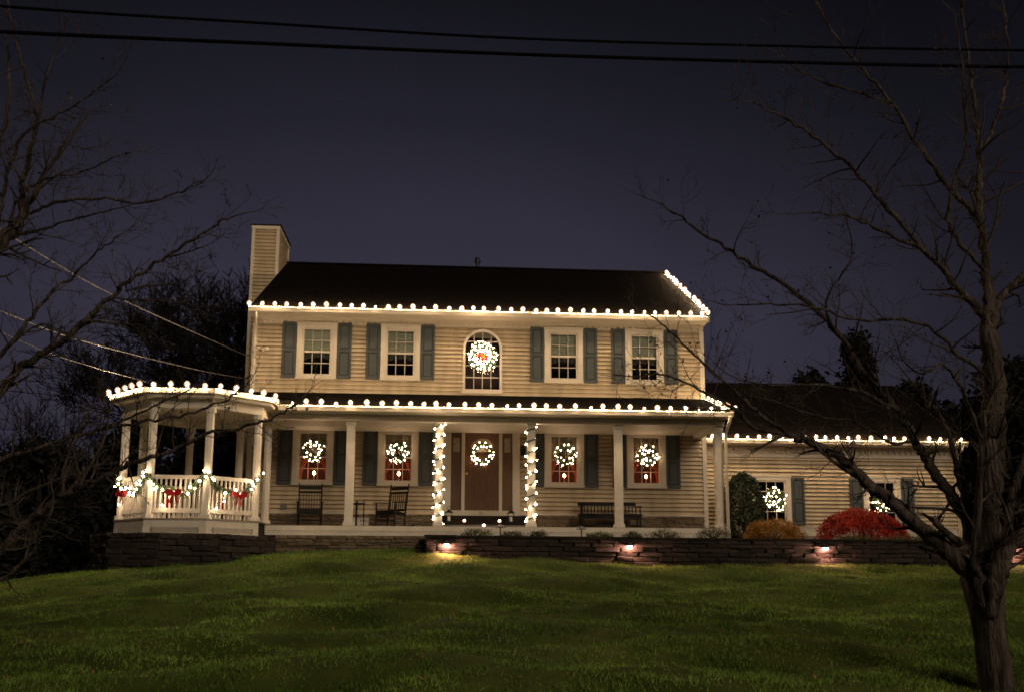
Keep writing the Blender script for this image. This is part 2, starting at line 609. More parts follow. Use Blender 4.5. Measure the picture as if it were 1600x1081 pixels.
def stone_run(parent, p0, p1, z0f, z1f, course=0.105, lmin=.22, lmax=.6, depth=.22, dark=False):
    """ledge stone courses from p0 to p1 (xy); z0f/z1f give bottom and top at s in 0..1"""
    p0, p1 = Vector(p0), Vector(p1)
    L = (p1 - p0).length
    d = (p1 - p0) / L
    rz = math.atan2(d.y, d.x)
    nrm = Vector((-d.y, d.x))
    top = max(z1f(0), z1f(1))
    bot = min(z0f(0), z0f(1))
    k = 0
    z = 0.0
    while top - z > bot - 0.03:
        hh = course * random.uniform(.75, 1.25)
        s = -random.uniform(0, lmin)
        while s < L:
            ll = random.uniform(lmin, lmax)
            a, b = max(s, 0), min(s + ll, L)
            s += ll
            if b - a < .06:
                continue
            m = (a + b) / 2
            zt = z1f(m / L) - z
            if zt < z0f(m / L) - 0.05:
                continue
            q = p0 + d * m
            off = depth / 2 + (random.uniform(-.05, .03) if dark else random.uniform(-.025, .02))
            stone(parent, (q.x + nrm.x * off, q.y + nrm.y * off, zt - hh / 2), (b - a - .008, depth, hh - .008), rz, dark)
        z += hh


def lerp(a, b):
    return lambda s: a + (b - a) * s


# garden wall in front of the house, running off to the right
gw = thing('garden_wall', 'long low dark stone retaining wall with four small spotlights', 'stone wall', (6, -4.4, 0.2))
GX0, GX1 = -0.45, 15.2
def gw_pt(x, back=0.0):
    return (x, float(wall_y(x)) + back)
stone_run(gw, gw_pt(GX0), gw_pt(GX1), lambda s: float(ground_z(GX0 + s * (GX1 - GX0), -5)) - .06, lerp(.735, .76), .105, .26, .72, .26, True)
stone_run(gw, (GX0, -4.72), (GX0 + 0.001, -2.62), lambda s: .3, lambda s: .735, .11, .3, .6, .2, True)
mb = MB()
x = GX0 - .04
while x < GX1:
    l = random.uniform(.5, .85)
    a, b = gw_pt(x), gw_pt(x + l - .008)
    q = MB()
    q.slabxy([(a[0], a[1] - .03), (b[0], b[1] - .03), (b[0], b[1] + .30), (a[0], a[1] + .30)], .742, .80 + random.uniform(-.006, .006))
    q.build('cap_stone', CAPST, gw, bevel=.008)
    x += l

# low wall under the porch edge and the curved wall under the gazebo
uw = thing('ledge_wall', 'low tan ledgestone wall below the white porch edge, left of centre', 'stone wall', (-2.3, -2.5, .5))
stone_run(uw, (-4.0, -2.58), (-.48, -2.58), lambda s: .45, lambda s: .86, .078, .2, .7, .2)
cw = thing('curved_wall', 'dark curved stone wall supporting the lattice gazebo', 'stone wall', (-6.5, -3.8, 0))
cp = [(-8.15, -1.9), (-7.95, -3.2), (-7.15, -4.3), (-6.0, -4.7), (-4.9, -4.2), (-4.0, -2.62)]
for i in range(len(cp) - 1):
    mx = (cp[i][0] + cp[i + 1][0]) / 2
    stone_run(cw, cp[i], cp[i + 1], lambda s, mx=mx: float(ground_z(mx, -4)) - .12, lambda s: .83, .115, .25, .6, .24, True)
MB().slabxy([(p[0], p[1] + .25) if 0 < i < 5 else p for i, p in enumerate(cp)] + [(-4.0, -.5), (-8.1, -.5)], .2, .80).build('fill_bed', MULCH, cw)

# planting bed behind the garden wall
bx = np.linspace(GX0, 15.2, 40)
vs, fs = [], []
for i, x in enumerate(bx):
    yb = -2.35 if x < 7.0 else 1.45
    vs += [(x, float(wall_y(x)) + .2, .74), (x, (float(wall_y(x)) + yb) / 2, .80 + .03 * math.sin(i * 1.3)), (x, yb, .82 if x < 7 else .9)]
for i in range(len(bx) - 1):
    for j in range(2):
        k = i * 3 + j
        fs.append((k, k + 3, k + 4, k + 1))
tag(MB().add(vs, fs).build('planting_bed', MULCH, smooth=True), kind='structure')

# ------------------------------------------------------------------ siding
CB = 0.114


def clapboards(parent, x0, x1, z0, z1, holes, y=0.0, arch=None, name='clapboard'):
    """one mesh object per board; holes = (x0,x1,z0,z1)"""
    z = z0
    while z < z1 - .02:
        zt = min(z + CB, z1)
        cuts = []
        for hx0, hx1, hz0, hz1 in holes:
            if zt > hz0 + .02 and z < hz1 - .02:
                cuts.append((hx0, hx1))
        if arch and zt > arch[2] and z < arch[3] + arch[1]:
            cx, r, zb, zs = arch
            zz = max(z - zs, 0)
            if zz < r:
                hw = math.sqrt(r * r - zz * zz) if z > zs else r
                cuts.append((cx - hw, cx + hw))
        cuts.sort()
        a = x0
        for c0, c1 in cuts + [(x1, x1)]:
            if c0 - a > 4.2:
                c_mid = a + (c0 - a) * random.uniform(.3, .7)
                segs = [(a, c_mid - .0015), (c_mid + .0015, c0)]
            else:
                segs = [(a, c0)]
            for a, c0_ in segs:
                if c0_ - a < .03:
                    continue
                j = random.uniform(-.003, .003)
                dz_ = random.uniform(-.0015, .0015)
                q = MB()
                vs = []
                for xx in (a, c0_):
                    vs += [(xx, y + .012, z), (xx, y - .044 + j, z + .001 + dz_), (xx, y - .042 + j, z + .014), (xx, y - .002, zt - .018), (xx, y + .012, zt - .018)]
                q.add(vs, [(0, 5, 6, 1), (1, 6, 7, 2), (2, 7, 8, 3), (3, 8, 9, 4), (0, 1, 2, 3, 4), (9, 8, 7, 6, 5)])
                q.build(name, SIDING, parent, ((a + c0_) / 2, y, z))
            a = max(a, c1)
        z += CB


def sheet_holes(mb, x0, x1, z0, z1, holes, y):
    """backing sheet with rectangular holes"""
    xsx = sorted({x0, x1, *[h[0] for h in holes], *[h[1] for h in holes]})
    zsx = sorted({z0, z1, *[h[2] for h in holes], *[h[3] for h in holes]})
    for i in range(len(xsx) - 1):
        for j in range(len(zsx) - 1):
            cx, cz = (xsx[i] + xsx[i + 1]) / 2, (zsx[j] + zsx[j + 1]) / 2
            if any(h[0] < cx < h[1] and h[2] < cz < h[3] for h in holes):
                continue
            mb.add([(xsx[i], y, zsx[j]), (xsx[i + 1], y, zsx[j]), (xsx[i + 1], y, zsx[j + 1]), (xsx[i], y, zsx[j + 1])], [(0, 1, 2, 3)])


# ------------------------------------------------------------------ windows (built once at the origin, copied)
def make_window(w, h, z_cas, rows, recess_mat, blind=False):
    """w,h glass size; local origin at the lower centre of the glass, wall plane y=0"""
    m = MB()
    cw = z_cas
    o = .03
    m.box(-w / 2 - cw, -w / 2 - o, -.060, .05, -.10, h + cw)
    m.box(w / 2 + o, w / 2 + cw, -.060, .05, -.10, h + cw)
    m.box(-w / 2 - o, w / 2 + o, -.059, .05, h + o, h + cw - .002)
    m.box(-w / 2 - cw - .02, w / 2 + cw + .02, -.080, -.061, h + cw - .035, h + cw + .012)
    m.box(-w / 2 - o, w / 2 + o, -.059, .05, -.098, -.04)
    m.box(-w / 2 - cw - .015, w / 2 + cw + .015, -.100, -.061, -.135, -.085)
    win = m.build('window', TRIM, None, (0, 0, 0), local=True)
    s = MB()
    s.box(-w / 2 - .03, -w / 2 + .022, -.025, .06, -.04, h + .03)
    s.box(w / 2 - .022, w / 2 + .03, -.025, .06, -.04, h + .03)
    s.box(-w / 2 + .022, w / 2 - .022, -.024, .06, h - .012, h + .03)
    s.box(-w / 2 + .022, w / 2 - .022, -.024, .06, -.04, .014)
    s.box(-w / 2 + .022, w / 2 - .022, -.020, .06, h / 2 - .024, h / 2 + .024)
    s.build('sash', TRIM, win, local=True)
    mu = MB()
    for i in (1, 2):
        x = -w / 2 + w * i / 3
        mu.box(x - .0085, x + .0085, -.005, .03, .012, h / 2 - .022)
        mu.box(x - .0085, x + .0085, -.005, .03, h / 2 + .022, h - .01)
    for k in range(1, rows):
        if k * 2 == rows:
            continue
        z = h * k / rows
        mu.box(-w / 2 + .02, w / 2 - .02, -.0045, .03, z - .0085, z + .0085)
    mu.build('muntin', TRIM, win, local=True)
    pw, ph = w / 3 - .006, h / rows - .006
    pme = MB().add([(-pw / 2, 0, -ph / 2), (pw / 2, 0, -ph / 2), (pw / 2, 0, ph / 2), (-pw / 2, 0, ph / 2),
                    (-pw / 2, .004, -ph / 2), (pw / 2, .004, -ph / 2), (pw / 2, .004, ph / 2), (-pw / 2, .004, ph / 2)],
                   [(0, 1, 2, 3), (7, 6, 5, 4), (0, 4, 5, 1), (1, 5, 6, 2), (2, 6, 7, 3), (3, 7, 4, 0)]).mesh('pane', PANE)
    for i in range(3):
        for k in range(rows):
            p = put('pane', pme, win, (-w / 2 + w * (i + .5) / 3, .012, h * (k + .5) / rows))
            p.rotation_euler = (random.uniform(-.006, .006), 0, random.uniform(-.006, .006))
    r = MB()
    x0, x1, y1, z0, z1 = -w / 2 - .029, w / 2 + .029, .75, -.039, h + .029
    x0b, x1b, z0b, z1b = x0 - .25, x1 + .25, z0 - .2, z1 + .1
    r.add([(x0, .06, z0), (x1, .06, z0), (x1, .06, z1), (x0, .06, z1), (x0b, .2, z0), (x1b, .2, z0), (x1b, .2, z1b), (x0b, .2, z1b),
           (x0b, y1, z0b), (x1b, y1, z0b), (x1b, y1, z1b), (x0b, y1, z1b)],
          [(0, 1, 5, 4), (1, 2, 6, 5), (2, 3, 7, 6), (3, 0, 4, 7), (4, 5, 9, 8), (5, 6, 10, 9), (6, 7, 11, 10), (7, 4, 8, 11), (8, 9, 10, 11)])
    r.build('window_recess', recess_mat, win, local=True)
    if blind:
        b = MB()
        z = h - .0
        nfold = 9
        zz = [h - (h / 2 - .03) * i / nfold for i in range(nfold + 1)]
        for i in range(nfold):
            b.add([(-w / 2 + .005, .055, zz[i]), (w / 2 - .005, .055, zz[i]), (w / 2 - .005, .04, zz[i + 1] + .006), (-w / 2 + .005, .04, zz[i + 1] + .006)], [(3, 2, 1, 0)])
            b.add([(-w / 2 + .005, .04, zz[i + 1] + .006), (w / 2 - .005, .04, zz[i + 1] + .006), (w / 2 - .005, .055, zz[i + 1]), (-w / 2 + .005, .055, zz[i + 1])], [(3, 2, 1, 0)])
        b.build('blind', BLIND, win, local=True)
    return win


def make_shutter(w, h):
    m = MB()
    st, y0, y1 = .055, -.072, -.036
    m.box(0, st, y0, y1, 0, h)
    m.box(w - st, w, y0, y1, 0, h)
    for z0, z1 in ((0, .085), (h * .5 - .04, h * .5 + .04), (h - .07, h)):
        m.box(st, w - st, y0 + .001, y1, z0, z1)
    o = m.build('shutter', SHUT, None, (0, 0, 0), local=True)
    for z0, z1 in ((.085, h * .5 - .04), (h * .5 + .04, h - .07)):
        p = MB()
        x0, x1 = st, w - st
        p.box(x0, x1, -.046, -.0355, z0, z1)
        b = .03
        vs = [(x0 + .016, -.046, z0 + .016), (x1 - .016, -.046, z0 + .016), (x1 - .016, -.046, z1 - .016), (x0 + .016, -.046, z1 - .016),
              (x0 + b, -.066, z0 + b), (x1 - b, -.066, z0 + b), (x1 - b, -.066, z1 - b), (x0 + b, -.066, z1 - b)]
        p.add(vs, [(4, 5, 6, 7), (0, 1, 5, 4), (1, 2, 6, 5), (2, 3, 7, 6), (3, 0, 4, 7)])
        p.build('panel', SHUT, o, local=True)
    return o


def place(o, parent, loc):
    o.parent = parent
    o.location = Vector(loc) - wl(parent)


# ------------------------------------------------------------------ the house
HX0, HX1 = -5.27, 6.96
WX = (-3.575, -1.345, 3.085, 5.315)
house = thing('house', 'two-storey cream clapboard house with dark gable roof and blue-grey shutters', 'house', (0.85, 0, 0.6))
UZ, UH, LZ, LH, GW = 5.24, 1.24, 2.41, 1.25, .73
cas = .165
holes_u = [(x - GW / 2 - cas + .004, x + GW / 2 + cas - .004, UZ - .09, UZ + UH + cas - .004) for x in WX]
holes_l = [(x - GW / 2 - cas + .004, x + GW / 2 + cas - .004, LZ - .09, LZ + LH + cas - .004) for x in WX]
door_hole = (-.14, 1.88, 1.45, 3.83)
AX, AR, AZ0, AZS = .87, .50, 4.86, 6.03
clapboards(house, HX0 + .1, HX1 - .1, 4.74, 6.60, holes_u, 0, (AX, AR, AZ0, AZS))
clapboards(house, HX0 + .1, HX1 - .1, 1.56, 3.76, holes_l + [door_hole], 0)
bk = MB()
ins = lambda h, d: (h[0] + d, h[1] - d, h[2] + d, h[3] - d)
glass_u = [(x - GW / 2 - .03, x + GW / 2 + .03, UZ - .04, UZ + UH + .03) for x in WX]
glass_l = [(x - GW / 2 - .03, x + GW / 2 + .03, LZ - .04, LZ + LH + .03) for x in WX]
sheet_holes(bk, HX0 + .02, HX1 - .02, .6, 6.9, glass_u + glass_l + [(.05, 1.7, 1.62, 3.75), (AX - AR + .03, AX + AR - .03, AZ0 + .02, AZS + .3)], .0125)
# gable ends and back
RY, RZ = 4.62, 9.80
for x, flip in ((HX0 + .02, 0), (HX1 - .02, 1)):
    pts = [(x, .0125, .6), (x, 9.2, .6), (x, 9.2, 6.85), (x, RY, RZ - .25), (x, .0125, 6.95)]
    bk.add(pts, [(0, 1, 2, 3, 4)] if flip else [(4, 3, 2, 1, 0)])
bk.add([(HX0 + .02, 9.2, .6), (HX1 - .02, 9.2, .6), (HX1 - .02, 9.2, 6.9), (HX0 + .02, 9.2, 6.9)], [(3, 2, 1, 0)])
bk.build('wall', SIDING, house)
# corner boards
for a, b in ((HX0 - .015, HX0 + .105), (HX1 - .105, HX1 + .015)):
    MB().box(a, b, -.056, .10, 4.72, 6.62).box(a, b, -.056, .10, 1.14, 3.74).build('corner_board', TRIM, house)
# frieze, dentils, soffit, gutter
MB().box(HX0 - .01, HX1 + .01, -.03, .02, 6.60, 6.80).box(HX0 - .01, HX1 + .01, -.07, -.0305, 6.70, 6.80).build('frieze_board', TRIM, house)
d = MB()
x = HX0 + .04
while x < HX1 - .05:
    d.box(x, x + .085, -.068, -.0305, 6.618, 6.699)
    x += .17
tag(d.build('dentil_molding', TRIM, house), kind='stuff')
MB().box(HX0 - .05, HX1 + .05, -.42, -.002, 6.80, 6.818).build('soffit', TRIM, house)


def gutter(parent, x0, x1, y, z, depth=.11, h=.12):
    m = MB()
    prof = [(y, z), (y, z - h), (y - depth * .55, z - h), (y - depth * .8, z - h * .55), (y - depth, z - h * .28), (y - depth, z), (y - depth + .012, z), (y - depth + .012, z - .02), (y - .01, z - .02)]
    n = len(prof)
    vs = [(x0, a, b) for a, b in prof] + [(x1, a, b) for a, b in prof]
    fs = [(i, (i + 1) % n, n + (i + 1) % n, n + i) for i in range(n)] + [tuple(range(n - 1, -1, -1)), tuple(range(n, 2 * n))]
    return m.add(vs, fs).build('gutter', TRIM, parent)


gutter(house, HX0 - .06, HX1 + .06, -.425, 6.93)
# roof: front and back slopes as shingled slabs with course steps
def roof_slope(parent, x0, x1, ya, za, yb, zb, courses, th=.05, name='roof'):
    m = MB()
    sl = Vector((0, yb - ya, zb - za))
    nn = Vector((0, -(zb - za), (yb - ya))).normalized()
    if nn.z < 0:
        nn = -nn
    pr = []
    for i in range(courses):
        a = Vector((0, ya, za)) + sl * (i / courses)
        b = Vector((0, ya, za)) + sl * ((i + 1) / courses)
        pr += [a + nn * (th + .012), b + nn * (th + .001)]
    pr = [Vector((0, ya, za))] + pr + [Vector((0, yb, zb))]
    n = len(pr)
    vs = [(x0, p.y, p.z) for p in pr] + [(x1, p.y, p.z) for p in pr]
    fs = [(i, n + i, n + (i + 1) % n, (i + 1) % n) for i in range(n)] + [tuple(range(n)), tuple(range(2 * n - 1, n - 1, -1))]
    m.add(vs, fs)
    return m.build(name, ROOF, parent)


roof_slope(house, HX0 - .03, HX1 + .06, -.46, 6.90, RY, RZ, 40)
roof_slope(house, HX0 - .03, HX1 + .06, 2 * RY + .46, 6.90, RY, RZ, 20, name='roof')
MB().box(HX0 - .03, HX1 + .06, RY - .10, RY + .10, RZ + .045, RZ + .085).build('roof_ridge', ROOF, house)
for x0, x1 in ((HX0 - .06, HX0 - .033), (HX1 + .063, HX1 + .09)):      # rake boards
    q = MB()
    for (ya, za, yb, zb) in ((-.46, 6.95, RY, RZ + .05), (2 * RY + .46, 6.95, RY, RZ + .05)):
        vs = [(x, yy, zz) for x in (x0, x1) for yy, zz in ((ya, za - .17), (yb, zb - .17), (yb, zb), (ya, za))]
        q.add(vs, [(0, 1, 2, 3), (7, 6, 5, 4), (0, 4, 5, 1), (1, 5, 6, 2), (2, 6, 7, 3), (3, 7, 4, 0)])
    q.build('rake_board', TRIM, house)
# vent pipe on the ridge
v = MB().tube([(.855, RY + .35, 9.5), (.855, RY + .35, 10.16)], .055, 10).tube([(.855, RY + .35, 10.13), (.855, RY + .35, 10.19), (.855, RY + .35, 10.23), (.855, RY + .35, 10.33)], [.07, .10, .10, .075], 10)
v.build('vent_pipe', BLACKM, house, smooth=False)
# chimney
CX0, CX1, CY0, CY1, CZ = -6.13, -5.31, 3.15, 4.85, 10.55
ch = MB().box(CX0 + .03, CX1 - .03, CY0 + .02, CY1, .4, CZ - .02).build('chimney', SIDING, house)
clapboards(ch, CX0 + .06, CX1 - .06, 1.0, CZ - .12, [], CY0 + .012)
zz = 7.3
while zz < CZ - .13:                                       # boards of the right-hand face
    q = MB()
    zt = min(zz + CB, CZ - .12)
    x = CX1 - .024
    vs = []
    for yy in (CY0 + .07, CY1 - .07):
        vs += [(x - .01, yy, zz), (x + .024, yy, zz), (x + .022, yy, zz + .012), (x + .0, yy, zt - .012), (x - .01, yy, zt - .012)]
    q.add(vs, [(0, 5, 6, 1), (1, 6, 7, 2), (2, 7, 8, 3), (3, 8, 9, 4), (0, 1, 2, 3, 4), (9, 8, 7, 6, 5)])
    q.build('clapboard', SIDING, ch, (x, (CY0 + CY1) / 2, zz))
    zz += CB
for a, b, c, e in ((CX0, CX0 + .085, CY0 - .04, CY0 + .07), (CX1 - .085, CX1 + .016, CY0 - .04, CY0 + .085), (CX1 - .07, CX1 + .016, CY1 - .07, CY1 + .02), (CX0, CX0 + .085, CY1 - .07, CY1 + .02)):
    MB().box(a, b, c, e, .6, CZ - .13).build('corner_board', TRIM, ch)
MB().box(CX0 - .012, CX1 + .03, CY0 - .05, CY1 + .03, CZ - .125, CZ - .022).build('band_board', TRIM, ch)
MB().box(CX0 - .04, CX1 + .06, CY0 - .06, CY1 + .06, CZ - .02, CZ + .03).build('chimney_cap', CAPST, ch)

# windows and shutters
wu = make_window(GW, UH, cas, 4, DARK, True)
wlw = make_window(GW, LH, cas, 4, ROOM, False)
sh = make_shutter(.375, 1.52)
first = True
for i, x in enumerate(WX):
    o = wu if i == 0 else copy_tree(wu)
    place(o, house, (x, 0, UZ))
    o = wlw if i == 0 else copy_tree(wlw)
    place(o, house, (x, 0, LZ))
    for z in (5.13, 2.28):
        for xs0 in (x - GW / 2 - cas - .39, x + GW / 2 + cas + .015):
            o = sh if first else copy_tree(sh)
            first = False
            place(o, house, (xs0, 0, z))

# arched window
m = MB()
N = 20
def arch_pts(r, z0):
    return [(AX + r, z0)] + [(AX + r * math.cos(math.pi * k / N), AZS + r * math.sin(math.pi * k / N)) for k in range(N + 1)] + [(AX - r, z0)]
po, pi_ = arch_pts(.535, AZ0 - .03), arch_pts(.465, AZ0 + .045)
n = len(po)
vs = [(x, -.058, z) for x, z in po] + [(x, -.058, z) for x, z in pi_] + [(x, .05, z) for x, z in pi_] + [(x, .02, z) for x, z in po]
fs = []
for i in range(n):
    j = (i + 1) % n
    fs += [(i, n + i, n + j, j), (n + i, 2 * n + i, 2 * n + j, n + j), (i, j, 3 * n + j, 3 * n + i)]
aw = m.add(vs, fs).box(AX - .57, AX + .57, -.095, -.0585, AZ0 - .075, AZ0 - .028).build('arched_window', TRIM, house)
mu = MB()
r_in = .462
cols = [AX - r_in / 2, AX, AX + r_in / 2]
for x in cols:
    zt = AZS + math.sqrt(r_in ** 2 - (x - AX) ** 2)
    mu.box(x - .009, x + .009, -.028, .02, AZ0 + .047, zt - .004)
rows = [AZ0 + .045 + .33 * k for k in range(1, 5)]
for z in rows:
    hw = r_in if z < AZS else math.sqrt(max(r_in ** 2 - (z - AZS) ** 2, .01))
    mu.box(AX - hw + .004, AX + hw - .004, -.027, .02, z - .009, z + .009)
mu.build('muntin', TRIM, aw)
ex = [AX - r_in] + cols + [AX + r_in]
ez = [AZ0 + .05] + rows + [AZS + r_in]
for i in range(4):
    for k in range(len(ez) - 1):
        x0, x1, z0, z1 = ex[i] + .003, ex[i + 1] - .003, ez[k] + .003, ez[k + 1] - .003
        top = lambda x: AZS + math.sqrt(max(r_in ** 2 - (x - AX) ** 2, 0)) if True else 0
        xsn = np.linspace(x0, x1, 5)
        poly = [(x0, z0), (x1, z0)] + [(x, max(min(z1, top(x)), z0 + .002)) for x in xsn[::-1]]
        MB().prism(poly, .004, .008).build('pane', PANE, aw)
pr = [(AX + (x - AX) * .99, z) for x, z in pi_]
n = len(pr)
vs = [(x, .045, z) for x, z in pr] + [(x, .55, z) for x, z in pr]
fs = [(i, (i + 1) % n, n + (i + 1) % n, n + i) for i in range(n)] + [tuple(range(2 * n - 1, n - 1, -1))]
PURP = pm('dim_upstairs_hall', (0.10, 0.06, 0.055), .9, .2)
MB().add(vs, fs).build('window_recess', PURP, aw)

# front door with sidelights
DZ0, DZ1 = 1.65, 3.73
dr = MB()
def frame_piece(x0, x1, z0, z1, y0=-.05, y1=.09):
    dr.box(x0, x1, y0, y1, z0, z1)
frame_piece(-.15, .055, 1.50, 3.76)
frame_piece(1.695, 1.89, 1.50, 3.76)
frame_piece(.34, .425, DZ0, 3.735, -.04, .088)
frame_piece(1.335, 1.42, DZ0, 3.735, -.04, .088)
frame_piece(.055, 1.695, 3.735, 3.80, -.049, .09)
frame_piece(-.16, 1.90, 3.80, 3.88, -.075, .05)
frame_piece(.055, 1.695, 1.50, DZ0, -.047, .09)
df = dr.build('door_frame', TRIM, house)
MB().box(-.02, .03, -.062, -.0505, 1.6, 3.7).box(1.72, 1.77, -.062, -.0505, 1.6, 3.7).build('pilaster_panel', TRIM, df)
dm = MB().box(.425, 1.335, .02, .07, DZ0, DZ1)
for a, b in ((.53, .63), (.65, .745), (.765, .86), (.88, .97), (.99, 1.085), (1.105, 1.22)):
    dm.box(a, b, .008, .0195, DZ0 + .3, DZ1 - .72)
dm.box(.5, 1.26, .010, .0195, DZ1 - .70, DZ1 - .62)
door = dm.build('door', DOORW, house)
q = MB().prism([(.58, DZ1 - .52), (1.18, DZ1 - .52)] + [(.88 + .30 * math.cos(t), DZ1 - .40 + .25 * math.sin(t)) for t in np.linspace(0, math.pi, 9)], .012, .0195)
q.build('door_light', FROST, door)
MB().tube([(.475, .018, 2.62), (.475, -.05, 2.62)], .018, 8).lathe([(.0, 0), (.03, .008), (.034, .03), (.02, .05)], 10, (.475, -.03, 2.62), 'y').build('handle', GOLD, door)
for x0, x1 in ((.056, .339), (1.421, 1.694)):
    s = MB().box(x0, x1, .03, .07, DZ0, DZ1)
    s.box(x0 + .03, x1 - .03, .022, .0295, DZ0 + .1, DZ1 - .75)
    sl = s.build('sidelight', DOORW, house)
    MB().box(x0 + .06, x1 - .06, .018, .0295, DZ1 - .52, DZ1 - .14).build('sidelight_glass', FROST, sl)
    b = MB()
    cx, cz = (x0 + x1) / 2, DZ1 - .33
    for k in range(12):
        t0, t1 = 2 * math.pi * k / 12, 2 * math.pi * (k + 1) / 12
        b.bar((cx + .045 * math.cos(t0), .015, cz + .12 * math.sin(t0)), (cx + .045 * math.cos(t1), .015, cz + .12 * math.sin(t1)), .006, .006, (0, 1, 0))
    b.build('lead_came', GREYM, sl)


def text_obj(body, size, loc, mat, parent, name, rz=0):
    cu = bpy.data.curves.new(name, 'FONT')
    cu.body = body
    cu.size = size
    cu.extrude = .003
    cu.align_x = 'CENTER'
    cu.materials.append(mat)
    tmp = bpy.data.objects.new(name, cu)
    C.objects.link(tmp)
    me = bpy.data.meshes.new_from_object(tmp.evaluated_get(bpy.context.evaluated_depsgraph_get()))
    bpy.data.objects.remove(tmp)
    bpy.data.curves.remove(cu)
    o = put(name, me, parent, loc)
    o.rotation_euler = (R(90), 0, rz)
    return o


text_obj('21', .125, (.87, -.052, 1.535), BLACKM, df, 'house_number')
# stone facing below the siding, and its ledge
for a, b in ((HX0 + .1, -.42), (2.12, HX1 - .10)):
    stone_run(house, (a, -.05), (b, -.05), lambda s: 1.1, lambda s: 1.53, .10, .3, .75, .1)
MB().box(HX0 + .1, -.16, -.06, .0, 1.532, 1.562).box(1.90, HX1 - .1, -.06, .0, 1.532, 1.562).build('water_table', TRIM, house)
MB().box(-4.36, -4.20, -.075, -.04, 1.66, 1.76).build('outlet_cover', GREYM, house)
# downspout at the upper left corner
MB().tube([(HX0 + .14, -.46, 6.80), (HX0 + .13, -.40, 6.68), (HX0 + .05, -.10, 6.45), (HX0 + .05, -.075, 6.3), (HX0 + .05, -.075, 4.82)], .036, 6).build('downspout', TRIM, house)

# ------------------------------------------------------------------ front porch
PX0, PX1, PZ = -5.0, 6.88, 1.12
porch = thing('porch', 'long covered front porch with white square columns and lit eave', 'porch', (1, -1.1, PZ))
yb = -2.20
k = 0
while yb < -.06:                                                    # deck boards
    MB().box(PX0, PX1, yb, min(yb + .138, -.06), PZ - .03, PZ).build('deck_board', DECKW, porch)
    yb += .142
MB().box(-4.32, PX1 + .01, -2.235, -2.205, PZ - .125, PZ - .012).build('fascia_board', PAINT, porch)
MB().box(-4.32, PX1 + .01, -2.225, -2.200, PZ - .235, PZ - .128).build('fascia_board', PAINT, porch)
MB().box(-4.2, PX1 - .1, -2.1, -2.0, .55, PZ - .2).build('porch_skirt', MULCH, porch)
# beam, ceiling, roof
MB().box(-4.35, PX1 - .06, -2.24, -2.02, 3.64, 3.80).build('beam', PAINT, porch)
MB().box(-4.36, PX1 - .05, -2.255, -2.242, 3.64, 3.665).box(-4.36, PX1 - .05, -2.262, -2.242, 3.765, 3.80).build('beam_molding', TRIM, porch)
MB().box(PX1 - .28, PX1 - .06, -2.02, -.04, 3.64, 3.80).build('beam', PAINT, porch)
yb = -2.02
while yb < -.06:
    MB().box(-4.6, PX1 - .28, yb, yb + .10, 3.722 + random.uniform(0, .002), 3.74).build('ceiling_board', CEIL, porch)
    yb += .106
MB().box(-4.4, PX1 + .02, -2.58, -2.243, 3.805, 3.82).build('soffit', TRIM, porch)
gutter(porch, -4.05, PX1 + .05, -2.585, 3.93)
roof_slope(porch, -3.86, PX1 + .02, -2.62, 3.90, -.035, 4.70, 16, .04)
roof_slope(porch, -5.2, -3.863, -1.40, 4.277, -.035, 4.70, 8, .04)
q = MB()
for x0, x1 in ((PX1 + .022, PX1 + .05),):
    vs = [(x, yy, zz) for x in (x0, x1) for yy, zz in ((-2.62, 3.80), (-.04, 4.60), (-.04, 4.75), (-2.62, 3.95))]
    q.add(vs, [(0, 1, 2, 3), (7, 6, 5, 4), (0, 4, 5, 1), (1, 5, 6, 2), (2, 6, 7, 3), (3, 7, 4, 0)])
q.build('rake_board', TRIM, porch)
q = MB()
q.add([(PX1 - .06, -2.2, 3.80), (PX1 - .06, -.05, 3.80), (PX1 - .06, -.05, 4.58)] + [(PX1 - .09, -2.2, 3.80), (PX1 - .09, -.05, 3.80), (PX1 - .09, -.05, 4.58)],
      [(0, 1, 2), (5, 4, 3), (0, 2, 5, 3), (0, 3, 4, 1), (1, 4, 5, 2)])
q.build('gable_panel', TRIM, porch)
# columns
def column(parent, x, y, z0, z1, w=.19):
    c = MB().box(x - w / 2, x + w / 2, y - w / 2, y + w / 2, z0 + .02, z1)
    c.box(x - w / 2 + .035, x + w / 2 - .035, y - w / 2 - .008, y - w / 2 + .01, z0 + .22, z1 - .18)
    o = c.build('column', PAINT, parent)
    e = .03
    MB().box(x - w / 2 - e, x + w / 2 + e, y - w / 2 - e, y + w / 2 + e, z0, z0 + .07).box(x - w / 2 - .015, x + w / 2 + .015, y - w / 2 - .015, y + w / 2 + .015, z0 + .071, z0 + .11).build('column_base', PAINT, o)
    MB().box(x - w / 2 - .02, x + w / 2 + .02, y - w / 2 - .02, y + w / 2 + .02, z1 - .11, z1 - .001).build('column_cap', PAINT, o)
    return o


COLX = (-2.38, -.24, 2.01, 4.17, 6.68)
for x in COLX:
    column(porch, x, -2.085, PZ, 3.64)
MB().tube([(PX1 - .04, -2.68, 3.82), (PX1 - .045, -2.62, 3.70), (PX1 - .06, -2.33, 3.48), (PX1 - .06, -2.29, 3.36), (PX1 - .06, -2.29, 1.0)], .04, 6).build('downspout', TRIM, porch)
# step at the door
st = MB().box(-.30, 2.05, -.62, -.17, PZ + .002, PZ + .13).build('step', CONC, porch)
MB().box(-.34, 2.09, -.66, -.15, PZ + .132, PZ + .19).build('step_tread', CAPST, porch)
MB().box(-.30, 2.05, -.30, -.055, PZ + .192, 1.498).build('step', CAPST, porch)

